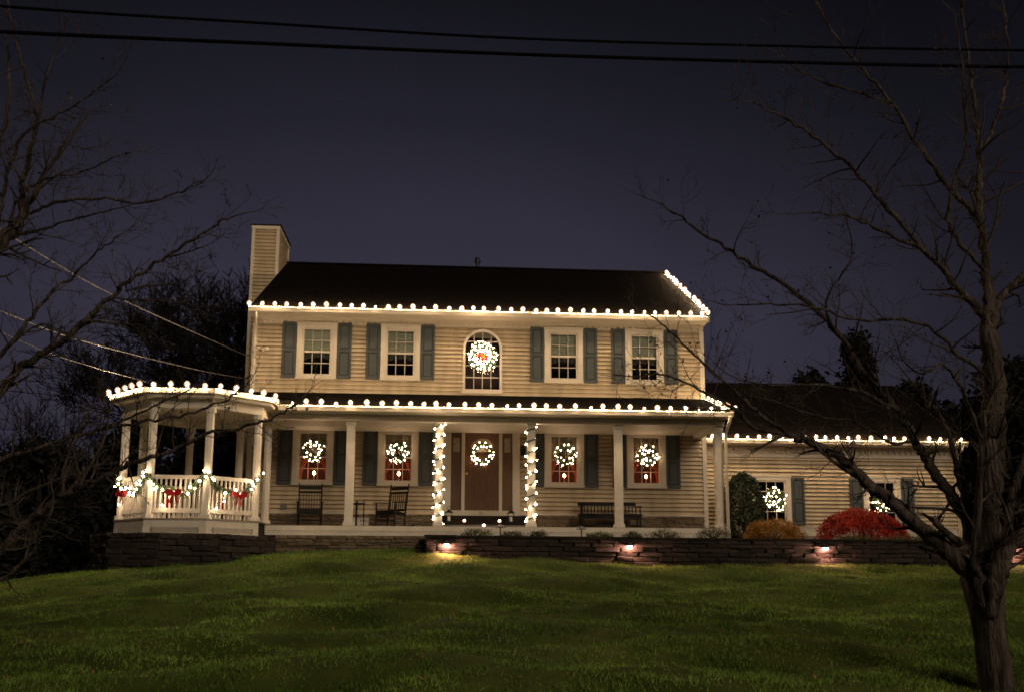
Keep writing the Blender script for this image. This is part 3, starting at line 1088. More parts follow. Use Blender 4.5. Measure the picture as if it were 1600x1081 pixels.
# ------------------------------------------------------------------ gazebo
GCX, GCY, AP = -5.896, -2.42, 1.577
GZ = 1.165
gz = thing('gazebo', 'white octagonal open gazebo with railings at the left porch corner', 'gazebo', (GCX, GCY, GZ))


def octo(ap, k):                     # vertex k; face k runs from vertex k to k+1; face 0 is the front
    a = R(-112.5 + 45 * k)
    r = ap / math.cos(R(22.5))
    return (GCX + r * math.cos(a), GCY + r * math.sin(a))


o8 = [octo(AP, k) for k in range(8)]
MB().slabxy([octo(AP + .04, k) for k in range(8)], GZ - .035, GZ).build('deck', DECKW, gz)
MB().slabxy([octo(AP - .03, k) for k in range(8)], .60, GZ - .04).build('base_core', DARK, gz)
for k in (7, 0, 1, 6, 5):
    a, b = octo(AP + .02, k), octo(AP + .02, k + 1)
    MB().slabxy([a, b, octo(AP - .005, k + 1), octo(AP - .005, k)], GZ - .19, GZ - .037).build('skirt_board', PAINT, gz)
    ax_, bx_ = Vector((*octo(AP + .015, k), 0)), Vector((*octo(AP + .015, k + 1), 0))
    dd = (bx_ - ax_)
    L = dd.length
    dd.normalize()
    fr = MB()
    fr.bar(ax_ + Vector((0, 0, .84)), bx_ + Vector((0, 0, .84)), .025, .035)
    for s in (.07, L - .07):
        p = ax_ + dd * s
        fr.bar(p + Vector((0, 0, .858)), p + Vector((0, 0, GZ - .19)), .14, .027, Vector((dd.y, -dd.x, 0)))
    lp = fr.build('lattice_frame', PAINT, gz)
    if k in (0, 1, 7):
        la = MB()
        s = .14
        z0, z1 = .856, GZ - .19
        hh = z1 - z0
        while s < L - .14 - hh * .9:
            a1, b1 = ax_ + dd * s, ax_ + dd * (s + hh)
            la.bar(a1 + Vector((0, 0, z0)), b1 + Vector((0, 0, z1)), .004, .018)
            la.bar(b1 + Vector((0, 0, z0)) + Vector((dd.y, -dd.x, 0)) * .006, a1 + Vector((0, 0, z1)) + Vector((dd.y, -dd.x, 0)) * .006, .004, .018)
            s += .062
        tag(la.build('lattice', PAINT, gz), kind='stuff')
# posts
for k in range(8):
    x, y = octo(AP - .09, k)
    a = R(-112.5 + 45 * k)
    q = MB()
    for (w, z0, z1) in ((.09, GZ, 3.60),):
        q.slabxy([(x + w * math.cos(t + a), y + w * math.sin(t + a)) for t in [R(22.5 + 45 * j) for j in range(8)]], z0, z1)
    po_ = q.build('post', PAINT, gz)
    q = MB().slabxy([(x + .135 * math.cos(t + a), y + .135 * math.sin(t + a)) for t in [R(22.5 + 45 * j) for j in range(8)]], GZ, GZ + .09)
    q.build('post_base', PAINT, po_)
    q = MB().slabxy([(x + .122 * math.cos(t + a), y + .122 * math.sin(t + a)) for t in [R(22.5 + 45 * j) for j in range(8)]], 3.50, 3.598)
    q.build('post_cap', PAINT, po_)
# railings: every face but the one open to the porch (face 2)
for k in (0, 1, 7, 6, 5, 4):
    a, b = Vector((*octo(AP - .09, k), 0)), Vector((*octo(AP - .09, k + 1), 0))
    d = (b - a)
    L = d.length
    d.normalize()
    a2, b2 = a + d * .095, b - d * .095
    zv = lambda z: Vector((0, 0, z))
    MB().bar(a2 + zv(GZ + .92), b2 + zv(GZ + .92), .085, .045).bar(a2 + zv(GZ + .88), b2 + zv(GZ + .88), .045, .035).build('top_rail', PAINT, gz)
    MB().bar(a2 + zv(GZ + .17), b2 + zv(GZ + .17), .06, .10).build('bottom_rail', PAINT, gz)
    nb = 10
    bm_ = None
    for i in range(nb):
        p = a2 + d * ((b2 - a2).length * (i + .5) / nb)
        if bm_ is None:
            bm_ = MB().bar((0, 0, -.38), (0, 0, .325), .034, .034).mesh('baluster', PAINT)
        put('baluster', bm_, gz, p + zv(GZ + .54)).rotation_euler = (0, 0, math.atan2(d.y, d.x))
    for i in range(0, nb, 1):
        p = a2 + d * ((b2 - a2).length * (i + .5) / nb)
        MB().bar(p + zv(GZ + .005), p + zv(GZ + .119), .03, .03).build('baluster_foot', PAINT, gz)
# beams, ceiling, soffit, eave
for k in range(8):
    a, b = octo(AP + .0, k), octo(AP + .0, k + 1)
    c, d_ = octo(AP - .16, k + 1), octo(AP - .16, k)
    MB().slabxy([a, b, c, d_], 3.60, 3.80).build('beam', PAINT, gz)
    MB().slabxy([octo(AP - .161, k), octo(AP - .161, k + 1), (GCX, GCY)], 3.72, 3.74).build('ceiling_board', CEIL, gz)
    e0, e1 = octo(AP + .17, k), octo(AP + .17, k + 1)
    MB().slabxy([e0, e1, octo(AP + .001, k + 1), octo(AP + .001, k)], 3.80, 3.815).build('soffit', TRIM, gz)
    MB().slabxy([octo(AP + .20, k), octo(AP + .20, k + 1), octo(AP + .171, k + 1), octo(AP + .171, k)], 3.805, 3.965).build('fascia_board', TRIM, gz)
    MB().slabxy([octo(AP + .28, k), octo(AP + .28, k + 1), octo(AP + .202, k + 1), octo(AP + .202, k)], 3.88, 3.985).build('gutter', TRIM, gz)
vs = [(*octo(AP + .22, k), 3.975) for k in range(8)] + [(*octo(AP + .22, k), 3.94) for k in range(8)] + [(GCX, GCY, 4.32), (GCX, GCY, 4.25)]
fs = [(k, (k + 1) % 8, 16) for k in range(8)] + [((k + 1) % 8 + 8, k + 8, 17) for k in range(8)] + [(k + 8, (k + 1) % 8 + 8, (k + 1) % 8, k) for k in range(8)]
MB().add(vs, fs).build('roof', ROOF, gz)

# ------------------------------------------------------------------ garage wing
QX0, QX1, QY = 6.98, 14.86, 1.5
gar = thing('garage', 'single-storey cream clapboard garage wing right of the house', 'garage', (11, 1.5, .6))
QW, QH, QZ = .80, 1.16, 1.50
QWX = (9.27, 12.53)
holes_q = [(x - QW / 2 - cas + .004, x + QW / 2 + cas - .004, QZ - .09, QZ + QH + cas - .004) for x in QWX]
clapboards(gar, QX0, QX1 - .1, 1.34, 3.36, holes_q, QY)
bk = MB()
sheet_holes(bk, QX0, QX1 - .01, .5, 3.7, [(x - QW / 2 - .03, x + QW / 2 + .03, QZ - .04, QZ + QH + .03) for x in QWX], QY + .0125)
bk.add([(QX1 - .01, QY + .0125, .5), (QX1 - .01, 9.0, .5), (QX1 - .01, 9.0, 3.7), (QX1 - .01, 5.25, 6.1), (QX1 - .01, QY + .0125, 3.7)], [(0, 1, 2, 3, 4)])
bk.add([(QX0, 9.0, .5), (QX1 - .01, 9.0, .5), (QX1 - .01, 9.0, 3.7), (QX0, 9.0, 3.7)], [(3, 2, 1, 0)])
bk.build('wall', SIDING, gar)
MB().box(QX1 - .105, QX1 + .012, QY - .056, QY + .1, 1.1, 3.37).build('corner_board', TRIM, gar)
MB().box(QX0, QX1 + .01, QY - .03, QY + .005, 3.36, 3.66).box(QX0, QX1 + .02, QY - .07, QY - .0305, 3.57, 3.68).build('frieze_board', TRIM, gar)
d = MB()
x = QX0 + .05
while x < QX1 - .05:
    d.box(x, x + .085, QY - .066, QY - .0305, 3.475, 3.569)
    x += .17
tag(d.build('dentil_molding', TRIM, gar), kind='stuff')
MB().box(QX0, QX1 + .03, QY - .02, QY + .01, 1.10, 1.338).build('skirt_board', TRIM, gar)
MB().box(QX0, QX1 - .02, QY - .004, QY + .012, .5, 1.098).build('foundation', CONC, gar)
MB().box(QX0, QX1 + .08, QY - .40, QY - .002, 3.68, 3.70).build('soffit', TRIM, gar)
gutter(gar, QX0 + .02, QX1 + .12, QY - .40, 3.82)
roof_slope(gar, QX0 - .01, QX1 + .1, QY - .43, 3.79, 5.25, 6.28, 26)
roof_slope(gar, QX0 - .01, QX1 + .1, 9.4, 3.79, 5.25, 6.28, 12)
q = MB()
vs = [(x, yy, zz) for x in (QX1 + .101, QX1 + .125) for yy, zz in ((QY - .43, 3.66), (5.25, 6.15), (5.25, 6.33), (QY - .43, 3.84))]
q.add(vs, [(0, 1, 2, 3), (7, 6, 5, 4), (0, 4, 5, 1), (1, 5, 6, 2), (2, 6, 7, 3), (3, 7, 4, 0)]).build('rake_board', TRIM, gar)
MB().tube([(QX1 - .02, QY - .44, 3.70), (QX1 - .02, QY - .38, 3.6), (QX1 - .03, QY - .1, 3.42), (QX1 - .03, QY - .075, 3.3), (QX1 - .03, QY - .075, 1.0)], .036, 6).build('downspout', TRIM, gar)
gwn = make_window(QW, QH, cas, 4, DARK, False)
gsh = make_shutter(.375, 1.36)
f0 = True
for i, x in enumerate(QWX):
    o = gwn if i == 0 else copy_tree(gwn)
    place(o, gar, (x, QY, QZ))
    for xs0 in (x - QW / 2 - cas - .39, x + QW / 2 + cas + .015):
        o = gsh if f0 else copy_tree(gsh)
        f0 = False
        place(o, gar, (xs0, QY, 1.41))

# ------------------------------------------------------------------ light strings
bm_b = MB().lathe([(.007, .04), (.020, .053), (.024, .073), (.018, .094), (.006, .106)], 8)
n_core = len(bm_b.f)
bm_b.lathe([(.014, 0), (.024, .012), (.055, .045), (.065, .075), (.052, .112), (.014, .145)], 10)
bulb_me = bm_b.mesh('bulb', BULB, smooth=True)
bulb_me.materials.append(SHELL)
for i_, p_ in enumerate(bulb_me.polygons):
    p_.material_index = 0 if i_ < n_core else 1
sock_me = MB().lathe([(.02, -.03), (.022, 0), (.02, .012)], 6).mesh('socket', CORD)


def light_string(label, pts, step=.33, start=.0, tilt=.26, drop=0.0):
    pts = [Vector(p) for p in pts]
    root = thing('light_string', label, 'string lights', pts[0], 'strings of warm white bulbs along the roof edges')
    c = MB().tube([p + Vector((0, 0, -.008)) for p in pts], .006, 5)
    c.build('cord', CORD, root)
    acc = start
    for a, b in zip(pts[:-1], pts[1:]):
        L = (b - a).length
        s = acc
        while s < L:
            p = a + (b - a) * (s / L)
            o = put('bulb', bulb_me, root, p - Vector((0, 0, .012)))
            k = random.uniform(.84, 1.12)
            if random.random() < .07:
                k *= .6
            o.scale = (k, k, k)
            o.rotation_euler = (random.gauss(0, tilt), random.gauss(0, tilt), 0)
            s += step * random.uniform(.9, 1.1)
        acc = s - L
    return root


GY = -.425 - .165
light_string('warm bulbs along the upper front gutter of the house', [(HX0 - .04, GY, 6.93), (HX1 + .06, GY, 6.93)])
light_string('dense warm bulbs climbing the right gable rake to the ridge', [(HX1 + .10, -.36, 7.04), (HX1 + .10, RY, RZ + .09)], .325)
light_string('warm bulbs along the long porch gutter below upper windows', [(-4.05, -2.755, 3.935), (PX1 + .02, -2.755, 3.935)])
light_string('short row of warm bulbs up the right edge of the porch roof', [(PX1 + .10, -2.5, 4.0), (PX1 + .10, -.15, 4.73)], .40)
light_string('warm bulbs round the eave of the octagonal gazebo', [(*octo(AP + .335, k), 3.985) for k in (6, 7, 8, 9, 10)], .345, .05)
light_string('warm bulbs along the gutter of the low garage wing', [(QX0 + .1, QY - .565, 3.825), (QX1 + .12, QY - .565, 3.825)], .335)

# ------------------------------------------------------------------ wreaths
def ico(r, sub=1):
    bm = bmesh.new()
    bmesh.ops.create_icosphere(bm, subdivisions=sub, radius=r)
    me = bpy.data.meshes.new('bulb')
    bm.to_mesh(me)
    bm.free()
    return me


wb_me = ico(.0155)
wb_me.materials.append(BULBS)
wb2_me = ico(.021)
wb2_me.materials.append(BULBS)
gb_me = ico(.0225)
gb_me.materials.append(BULBW)


def bow_mesh(w, mat, name='bow'):
    m = MB()
    for s in (-1, 1):                      # two full loops
        pts = []
        for k in range(9):
            t = math.pi * 2 * k / 8
            pts.append((s * w * (.27 - .27 * math.cos(t)), -.03 - .04 * abs(math.sin(t / 2)), w * .22 * math.sin(t) + w * .04 * (1 - math.cos(t))))
        for a, b in zip(pts[:-1], pts[1:]):
            dep = w * .16
            m.add([(a[0], a[1] - dep, a[2]), (b[0], b[1] - dep, b[2]), (b[0], b[1] + dep * .4, b[2]), (a[0], a[1] + dep * .4, a[2])], [(0, 1, 2, 3)])
        nn = len(m.v)
        m.add([(p[0], p[1] - .02, p[2]) for p in pts[:-1]], [tuple(range(8))])
        # tail
        x1, x2 = s * w * .05, s * w * .24
        m.add([(x1 - .2 * w * .25, -.05, 0), (x1 + .2 * w * .4, -.05, 0), (x2 + w * .09, -.07, -w * .72), (x2, -.06, -w * .62), (x2 - w * .09, -.07, -w * .74)], [(0, 1, 2, 3, 4)])
    m.lathe([(0.001, -.02), (w * .08, 0), (w * .09, .05), (w * .04, .09)], 8, (0, 0, 0), 'y')
    return m.mesh(name, mat)


def wreath(label, c, Rr, rr, nb, bme, nleaf=900, fill=False, bow=False, bowmat=None, sag=0.0):
    root = thing('wreath', label, 'wreath', c, 'lit evergreen Christmas wreaths')
    t = RNG.uniform(0, 2 * np.pi, nleaf)
    p = RNG.uniform(0, 2 * np.pi, nleaf)
    q = rr * np.sqrt(RNG.uniform(0.05, 1, nleaf))
    rad = Rr + q * np.cos(p)
    cen = np.stack([c[0] + rad * np.cos(t), c[1] - np.abs(q * np.sin(p)) * .9, c[2] + rad * np.sin(t)], 1)
    nr = np.stack([np.cos(t) * np.cos(p), -np.abs(np.sin(p)), np.sin(t) * np.cos(p)], 1)
    lv = leaves(cen, .085, 0, .22, nr, 1.0)
    lv[:, :, 1] = np.minimum(lv[:, :, 1], c[1] + .0)
    npmesh('foliage', lv, 4, PINE, root, c)
    MB().tube([(c[0] + Rr * math.cos(a), c[1] - .03, c[2] + Rr * math.sin(a)) for a in np.linspace(0, 2 * math.pi, 17)], rr * .45, 6, False).build('ring', PINE, root)
    used = []
    for i in range(nb):
        for _ in range(14):
            a = random.uniform(0, 2 * math.pi)
            r_ = Rr + rr * random.uniform(-.95, 1.0)
            if fill:
                r_ = (Rr + rr) * math.sqrt(random.uniform(.06, 1))
            dep = rr * random.uniform(.5, 1.05)
            pp = Vector((c[0] + r_ * math.cos(a), c[1] - dep, c[2] + r_ * math.sin(a)))
            if all((pp - z).length > .062 for z in used):
                break
        used.append(pp)
        o = put('bulb', bme, root, pp)
        k = random.uniform(.6, 1.2)
        o.scale = (k, k, k * random.uniform(.9, 1.25))
    return root


wreath('lit wreath on the lower window behind the left rocking chair', (WX[0] + .02, -.09, 3.17), .215, .095, 27, wb_me)
wreath('lit wreath on the lower window above the right rocking chair', (WX[1] + .0, -.09, 3.16), .20, .10, 30, wb_me)
wreath('lit wreath on the lower window just right of the front door', (WX[2] + .03, -.09, 3.14), .215, .09, 26, wb_me)
wreath('lit wreath on the rightmost lower window of the porch', (WX[3] + .02, -.09, 3.13), .19, .12, 30, wb_me)
wreath('lit wreath with open centre on the brown front door', (.88, -.01, 3.16), .245, .07, 36, wb_me)
wreath('lit wreath on the garage window beside the tall dark shrub', (QWX[0] + .05, QY - .09, 2.13), .20, .15, 34, wb_me)
wreath('lit wreath on the garage window behind the red maple', (QWX[1] + .0, QY - .09, 2.10), .20, .14, 34, wb_me)
bigw = wreath('large bright wreath with red petals and gold star on the arched window', (AX + .01, -.10, 5.78), .29, .13, 64, wb2_me, 1300)
fl = MB()
for k in range(13):
    a_ = 2 * math.pi * k / 13 + random.uniform(-.1, .1)
    L_ = random.uniform(.15, .22)
    ca, sa = math.cos(a_), math.sin(a_)
    cx_, cz_ = AX + .01, 5.79
    fl.add([(cx_, -.215, cz_), (cx_ + ca * L_ * .5 - sa * .045, -.255, cz_ + sa * L_ * .5 + ca * .045), (cx_ + ca * L_, -.235, cz_ + sa * L_), (cx_ + ca * L_ * .5 + sa * .045, -.245, cz_ + sa * L_ * .5 - ca * .045)], [(0, 1, 2), (0, 2, 3)])
fl.build('red_flower', RED, bigw)
star = MB()
poly = []
for k in range(10):
    r_ = .115 if k % 2 == 0 else .05
    poly.append((r_ * math.sin(2 * math.pi * k / 10), r_ * math.cos(2 * math.pi * k / 10)))
star.prism(poly[::-1], -.02, .02)
star.build('star', GOLD, bigw, (AX + .01, -.28, 5.79), local=True)
for k in range(26):
    o = put('bulb', wb_me, bigw, (AX + random.uniform(-.2, .2), -.25 + random.uniform(-.03, .03), 5.78 + random.uniform(-.2, .2)))

# ------------------------------------------------------------------ garlands on the two door columns
def needle_tube(name, pts, rad, dens, parent, mat=PINE, size=.075):
    P = np.array([list(p) for p in pts])
    seg = np.linalg.norm(np.diff(P, axis=0), axis=1)
    cum = np.concatenate([[0], np.cumsum(seg)])
    nL = int(cum[-1] * dens)
    s = RNG.uniform(0, cum[-1], nL)
    cen = np.stack([np.interp(s, cum, P[:, i]) for i in range(3)], 1)
    dr_ = RNG.normal(size=(nL, 3))
    dr_ /= np.linalg.norm(dr_, axis=1)[:, None]
    cen = cen + dr_ * (rad * np.sqrt(RNG.uniform(.1, 1, nL)))[:, None]
    return npmesh(name, leaves(cen, size, 0, .25, dr_, .8), 4, mat, parent, tuple(wl(parent)))


for xc, lab in ((COLX[1], 'lit garland spiralling up the column left of the front door'), (COLX[2], 'lit garland spiralling up the column right of the front door')):
    root = thing('column_garland', lab, 'garland', (xc, -2.085, PZ), 'lit garlands wound round the door columns')
    turns = 9
    pts = []
    for k in range(turns * 14 + 1):
        a = 2 * math.pi * k / 14 + (0 if xc < 0 else 1.2)
        r_ = .142
        sx, sy = math.cos(a), math.sin(a)
        mxx = max(abs(sx), abs(sy))
        f = (.115 / mxx * .6 + r_ * .4)
        pts.append(Vector((xc + f * sx, -2.085 + f * sy, PZ + .06 + 2.44 * k / (turns * 14))))
    MB().tube(pts, .014, 5).build('rope', PINE, root)
    needle_tube('foliage', pts, .035, 110, root, size=.05)
    for k in range(0, len(pts), 3):
        if random.random() < .92:
            p = pts[k] + Vector((random.uniform(-.015, .015), -.02, random.uniform(-.02, .02)))
            o = put('bulb', gb_me, root, p)
            o.scale = [random.uniform(.8, 1.12)] * 3

# ------------------------------------------------------------------ gazebo swags, bows, candles
bow_me = bow_mesh(.34, RED, 'bow')
for kf, lab, bl in ((7, 'lit green swag on the left railing of the gazebo', 'red velvet bow on the left gazebo railing'),
                    (0, 'lit green swag on the front railing of the gazebo', 'large red velvet bow on the front gazebo railing'),
                    (1, 'lit green swag on the right railing of the gazebo', 'red velvet bow on the right gazebo railing')):
    a, b = Vector((*octo(AP - .02, kf), GZ + .97)), Vector((*octo(AP - .02, kf + 1), GZ + .97))
    mid = (a + b) / 2
    root = thing('rail_garland', lab, 'garland', mid, 'lit garlands draped on the gazebo railing')
    pts = []
    nrm = Vector(((a + b).x / 2 - GCX, (a + b).y / 2 - GCY, 0)).normalized()
    for k in range(25):
        t = k / 24
        p = a.lerp(b, t)
        p.z -= .42 * (1 - (2 * t - 1) ** 2) + .05 * math.sin(t * 12)
        pts.append(p + nrm * .035)
    MB().tube(pts, .016, 5).build('rope', PINE, root)
    needle_tube('foliage', pts, .075, 520, root, size=.075)
    lead = [pts[10] + Vector((0, 0, -.1)), pts[6] + Vector((0, 0, -.28)), pts[3] + Vector((0, 0, -.42))]
    MB().tube(lead, .004, 4).build('cord', CORD, root)
    for p in [pts[i] for i in range(0, 25)] + lead:
        if random.random() < .62:
            o = put('bulb', gb_me, root, p + nrm * .05 + Vector((random.uniform(-.06, .06), 0, random.uniform(-.10, .10))))
            o.scale = [random.uniform(.85, 1.2)] * 3
    o = put('bow', bow_me, None, mid + nrm * .17 + Vector((0, 0, -.44)))
    o.rotation_euler = (0, 0, math.atan2(nrm.y, nrm.x) + math.pi / 2)
    tag(o, bl, 'bow', 'red bows on the gazebo railing')
for (px, dist, lab) in ((263, 21.0, 'red candle left of the bow inside the gazebo front railing'), (349, 21.2, 'red candle with glowing tip near the right gazebo post')):
    p = at(px, 800, dist)
    root = thing('red_candle', lab, 'candle', (p.x, p.y, GZ + .20), 'red candles in the gazebo')
    MB().lathe([(.045, -.2), (.05, -.18), (.05, -.02), (.075, 0), (.075, .012)], 10, (p.x, p.y, GZ + .20)).build('stand', BLACKM, root)
    MB().lathe([(.058, 0), (.06, .02), (.058, .24), (.04, .25)], 10, (p.x, p.y, GZ + .212)).build('candle', REDWAX, root, smooth=True)
    MB().lathe([(.006, 0), (.016, .02), (.004, .05)], 6, (p.x, p.y, GZ + .465)).build('flame', VOTIVE, root)

# ------------------------------------------------------------------ porch furniture
def rocking_chair(label, loc, rz):
    t = thing('rocking_chair', label, 'rocking chair', loc, 'black porch rocking chairs', rz)
    def b(name, mb, **k):
        me = mb.mesh(name, BLACKW)
        o = bpy.data.objects.new(name, me)
        C.objects.link(o)
        o.parent = t
        return o
    w = .27
    for s in (-1, 1):
        b('back_post', MB().tube([(s * w, .16, .06), (s * w, .19, .42), (s * w * 1.03, .27, .95), (s * w * 1.03, .30, 1.10)], [.021, .022, .019, .017], 7).lathe([(.004, 0), (.022, .012), (.014, .03), (.003, .045)], 7, (s * w * 1.03, .302, 1.09)))
        b('front_leg', MB().tube([(s * w * 1.08, -.27, .06), (s * w * 1.08, -.27, .60)], [.019, .021], 7))
        b('arm', MB().bar((s * w * 1.10, -.34, .61), (s * w * 1.06, .225, .645), .085, .022))
        pts = []
        for k in range(11):
            y = -.46 + .98 * k / 10
            pts.append((s * w * 1.06, y, .018 + .16 * ((y - .0) / .75) ** 2))
        b('rocker', MB().tube(pts, .017, 6))
        b('stretcher', MB().tube([(s * w * 1.06, -.27, .22), (s * w * 1.02, .17, .22)], .012, 6).tube([(s * w * 1.06, -.27, .32), (s * w * 1.02, .17, .32)], .012, 6))
    b('seat', MB().add([(-w * 1.05, -.29, .43), (w * 1.05, -.29, .43), (w * .98, .19, .37), (-w * .98, .19, .37), (-w * 1.05, -.29, .395), (w * 1.05, -.29, .395), (w * .98, .19, .335), (-w * .98, .19, .335)],
                       [(0, 1, 2, 3), (7, 6, 5, 4), (4, 5, 1, 0), (5, 6, 2, 1), (6, 7, 3, 2), (7, 4, 0, 3)]))
    b('seat_apron', MB().box(-w, w, -.285, -.265, .31, .394))
    for z in (.17, .27):
        b('stretcher', MB().tube([(-w * 1.06, -.27, z), (w * 1.06, -.27, z)], .013, 6))
    b('crest_rail', MB().bar((-w, .285, 1.015), (w, .285, 1.015), .022, .09, (0, .1, 1)))
    b('back_rail', MB().bar((-w, .268, .90), (w, .268, .90), .024, .05, (0, .1, 1)))
    b('back_rail', MB().bar((-w, .20, .45), (w, .20, .45), .024, .045, (0, .1, 1)))
    for k in range(8):
        x = -w + 2 * w * (k + .6) / 8.2
        b('slat', MB().bar((x, .20, .46), (x, .266, .89), .013, .022))
    return t


rocking_chair('black slatted rocking chair facing straight out below the leftmost window', (-3.44, -1.15, PZ), R(8))
rocking_chair('black slatted rocking chair turned left, right of the first column', (-1.40, -1.15, PZ), R(-34))

# slatted bench
bn = thing('bench', 'dark spindle-back bench against the wall behind the right column', 'bench', (4.22, -.55, PZ))
x0, x1 = 3.42, 5.0
def pb(name, mb):
    return mb.build(name, BLACKW, bn)
pb('seat', MB().box(x0 - .03, x1 + .03, -.80, -.34, 1.50, 1.54))
pb('top_rail', MB().box(x0 - .02, x1 - .06, -.345, -.31, 1.78, 1.87))
pb('back_rail', MB().box(x0, x1, -.345, -.315, 1.545, 1.575))
for k in range(17):
    x = x0 + .06 + (x1 - x0 - .12) * k / 16
    pb('spindle', MB().tube([(x, -.33, 1.57), (x, -.33, 1.68), (x, -.33, 1.79)], [.010, .016, .010], 6))
for x in (x0 + .03, x1 - .03):
    for y in (-.76, -.36):
        pb('leg', MB().tube([(x, y, PZ), (x, y, 1.50)], [.02, .025], 7))
    pb('arm', MB().bar((x, -.82, 1.73), (x, -.31, 1.75), .06, .03))
    pb('arm_post', MB().tube([(x, -.76, 1.54), (x, -.76, 1.715)], .018, 6))
pb('apron', MB().box(x0, x1, -.78, -.76, 1.42, 1.499))
pb('stretcher', MB().box(x0 + .03, x1 - .03, -.57, -.53, 1.22, 1.27))
for x in (x0 + .03, x1 - .03):
    pb('stretcher', MB().box(x - .015, x + .015, -.745, -.375, 1.23, 1.26))

# white lettered board leaning behind the first column, and the small stand beside it
bd = thing('sign_board', 'pale lettered board leaning on the stone behind the first column', 'sign', (-2.33, -.35, PZ))
MB().box(-2.60, -2.06, -.24, -.20, PZ + .004, PZ + .31).build('board', BOARD, bd)
MB().box(-2.60, -2.06, -.252, -.2405, PZ + .29, PZ + .312).build('board_edge', TRIM, bd)
text_obj('box', .12, (-2.18, -.244, PZ + .20), BLACKM, bd, 'lettering')
text_obj('21', .14, (-2.22, -.244, PZ + .05), BLACKM, bd, 'lettering')
sd_ = thing('plant_stand', 'small dark stand mostly hidden behind the first column', 'stand', (-2.26, -.6, PZ))
MB().lathe([(.03, 0), (.16, .005), (.16, .03), (.03, .035)], 12, (-2.28, -.6, PZ + .62)).build('top', BLACKW, sd_)
for k in range(3):
    a = 2 * math.pi * k / 3 + .2
    MB().tube([(-2.28 + .13 * math.cos(a), -.6 + .13 * math.sin(a), PZ), (-2.28 + .12 * math.cos(a), -.6 + .12 * math.sin(a), PZ + .72)], .014, 6).build('leg', BLACKW, sd_)

# lanterns, votives, sconce
def lantern(label, x, y, z):
    t = thing('lantern', label, 'lantern', (x, y, z), 'black candle lanterns by the door')
    w = .075
    MB().box(x - w - .015, x + w + .015, y - w - .015, y + w + .015, z, z + .025).build('base', BLACKM, t)
    for sx in (-1, 1):
        for sy in (-1, 1):
            MB().box(x + sx * w - .008, x + sx * w + .008, y + sy * w - .008, y + sy * w + .008, z + .026, z + .24).build('post', BLACKM, t)
    vs = [(x - w - .03, y - w - .03, z + .241), (x + w + .03, y - w - .03, z + .241), (x + w + .03, y + w + .03, z + .241), (x - w - .03, y + w + .03, z + .241), (x, y, z + .34)]
    MB().add(vs, [(3, 2, 1, 0), (0, 1, 4), (1, 2, 4), (2, 3, 4), (3, 0, 4)]).build('roof', BLACKM, t)
    MB().tube([(x + .05 * math.cos(a), y, z + .355 + .05 * math.sin(a)) for a in np.linspace(0, 2 * math.pi, 11)], .006, 5).build('ring', BLACKM, t)
    MB().lathe([(.036, 0), (.038, .01), (.038, .12), (.01, .125)], 10, (x, y, z + .026)).build('candle', WAX, t, smooth=True)
    for s in (-1, 1):
        MB().box(x + s * (w - .003) - .001, x + s * (w - .003) + .001, y - w + .01, y + w - .01, z + .027, z + .238).build('pane', PANE, t)
    return t


lantern('black lantern with white candle left of the door step', .02, -.55, PZ + .19)
lantern('black lantern with white candle right of the door step', 1.62, -.55, PZ + .19)
for x, y, z, lab in ((.42, -.50, PZ + .19, 'glowing votive candle on the step near the left lantern'),
                     (1.33, -.50, PZ + .19, 'glowing votive candle on the step near the right lantern'),
                     (.87, -1.95, PZ, 'glowing votive candle low at the porch edge before the door')):
    t = thing('votive_candle', lab, 'candle', (x, y, z), 'glowing votive candles')
    MB().lathe([(.03, 0), (.035, .01), (.042, .05), (.036, .05), (.03, .02)], 10, (x, y, z)).build('cup', PANE, t)
    MB().lathe([(.012, 0), (.036, .02), (.036, .045), (.01, .065)], 8, (x, y, z + .012)).build('flame', VOTIVE, t)
sx, sz = 1.955, 3.25
t = thing('wall_sconce', 'unlit black wall lantern beside the column right of the door', 'wall lamp', (sx, -.04, sz))
MB().box(sx - .05, sx + .05, -.06, -.03, sz - .06, sz + .14).build('backplate', BLACKM, t)
MB().tube([(sx, -.06, sz + .05), (sx, -.14, sz + .14), (sx, -.2, sz + .10)], .012, 6).build('arm', BLACKM, t)
MB().lathe([(.03, -.02), (.06, .0), (.075, .14), (.09, .15), (.04, .22), (.012, .25)], 8, (sx, -.2, sz - .13)).build('lantern_body', BLACKM, t)
t = thing('flood_light', 'small twin security light on the upper left siding', 'security light', (-4.98, -.03, 5.88))
MB().lathe([(.05, 0), (.05, .03), (.02, .04)], 10, (-4.98, -.025, 5.88), 'y').build('mount', TRIM, t)
for s in (-1, 1):
    MB().tube([(-4.98, -.06, 5.88), (-4.98 + s * .09, -.12, 5.90), (-4.98 + s * .13, -.20, 5.88)], [.015, .035, .05], 8).build('lamp_head', TRIM, t)

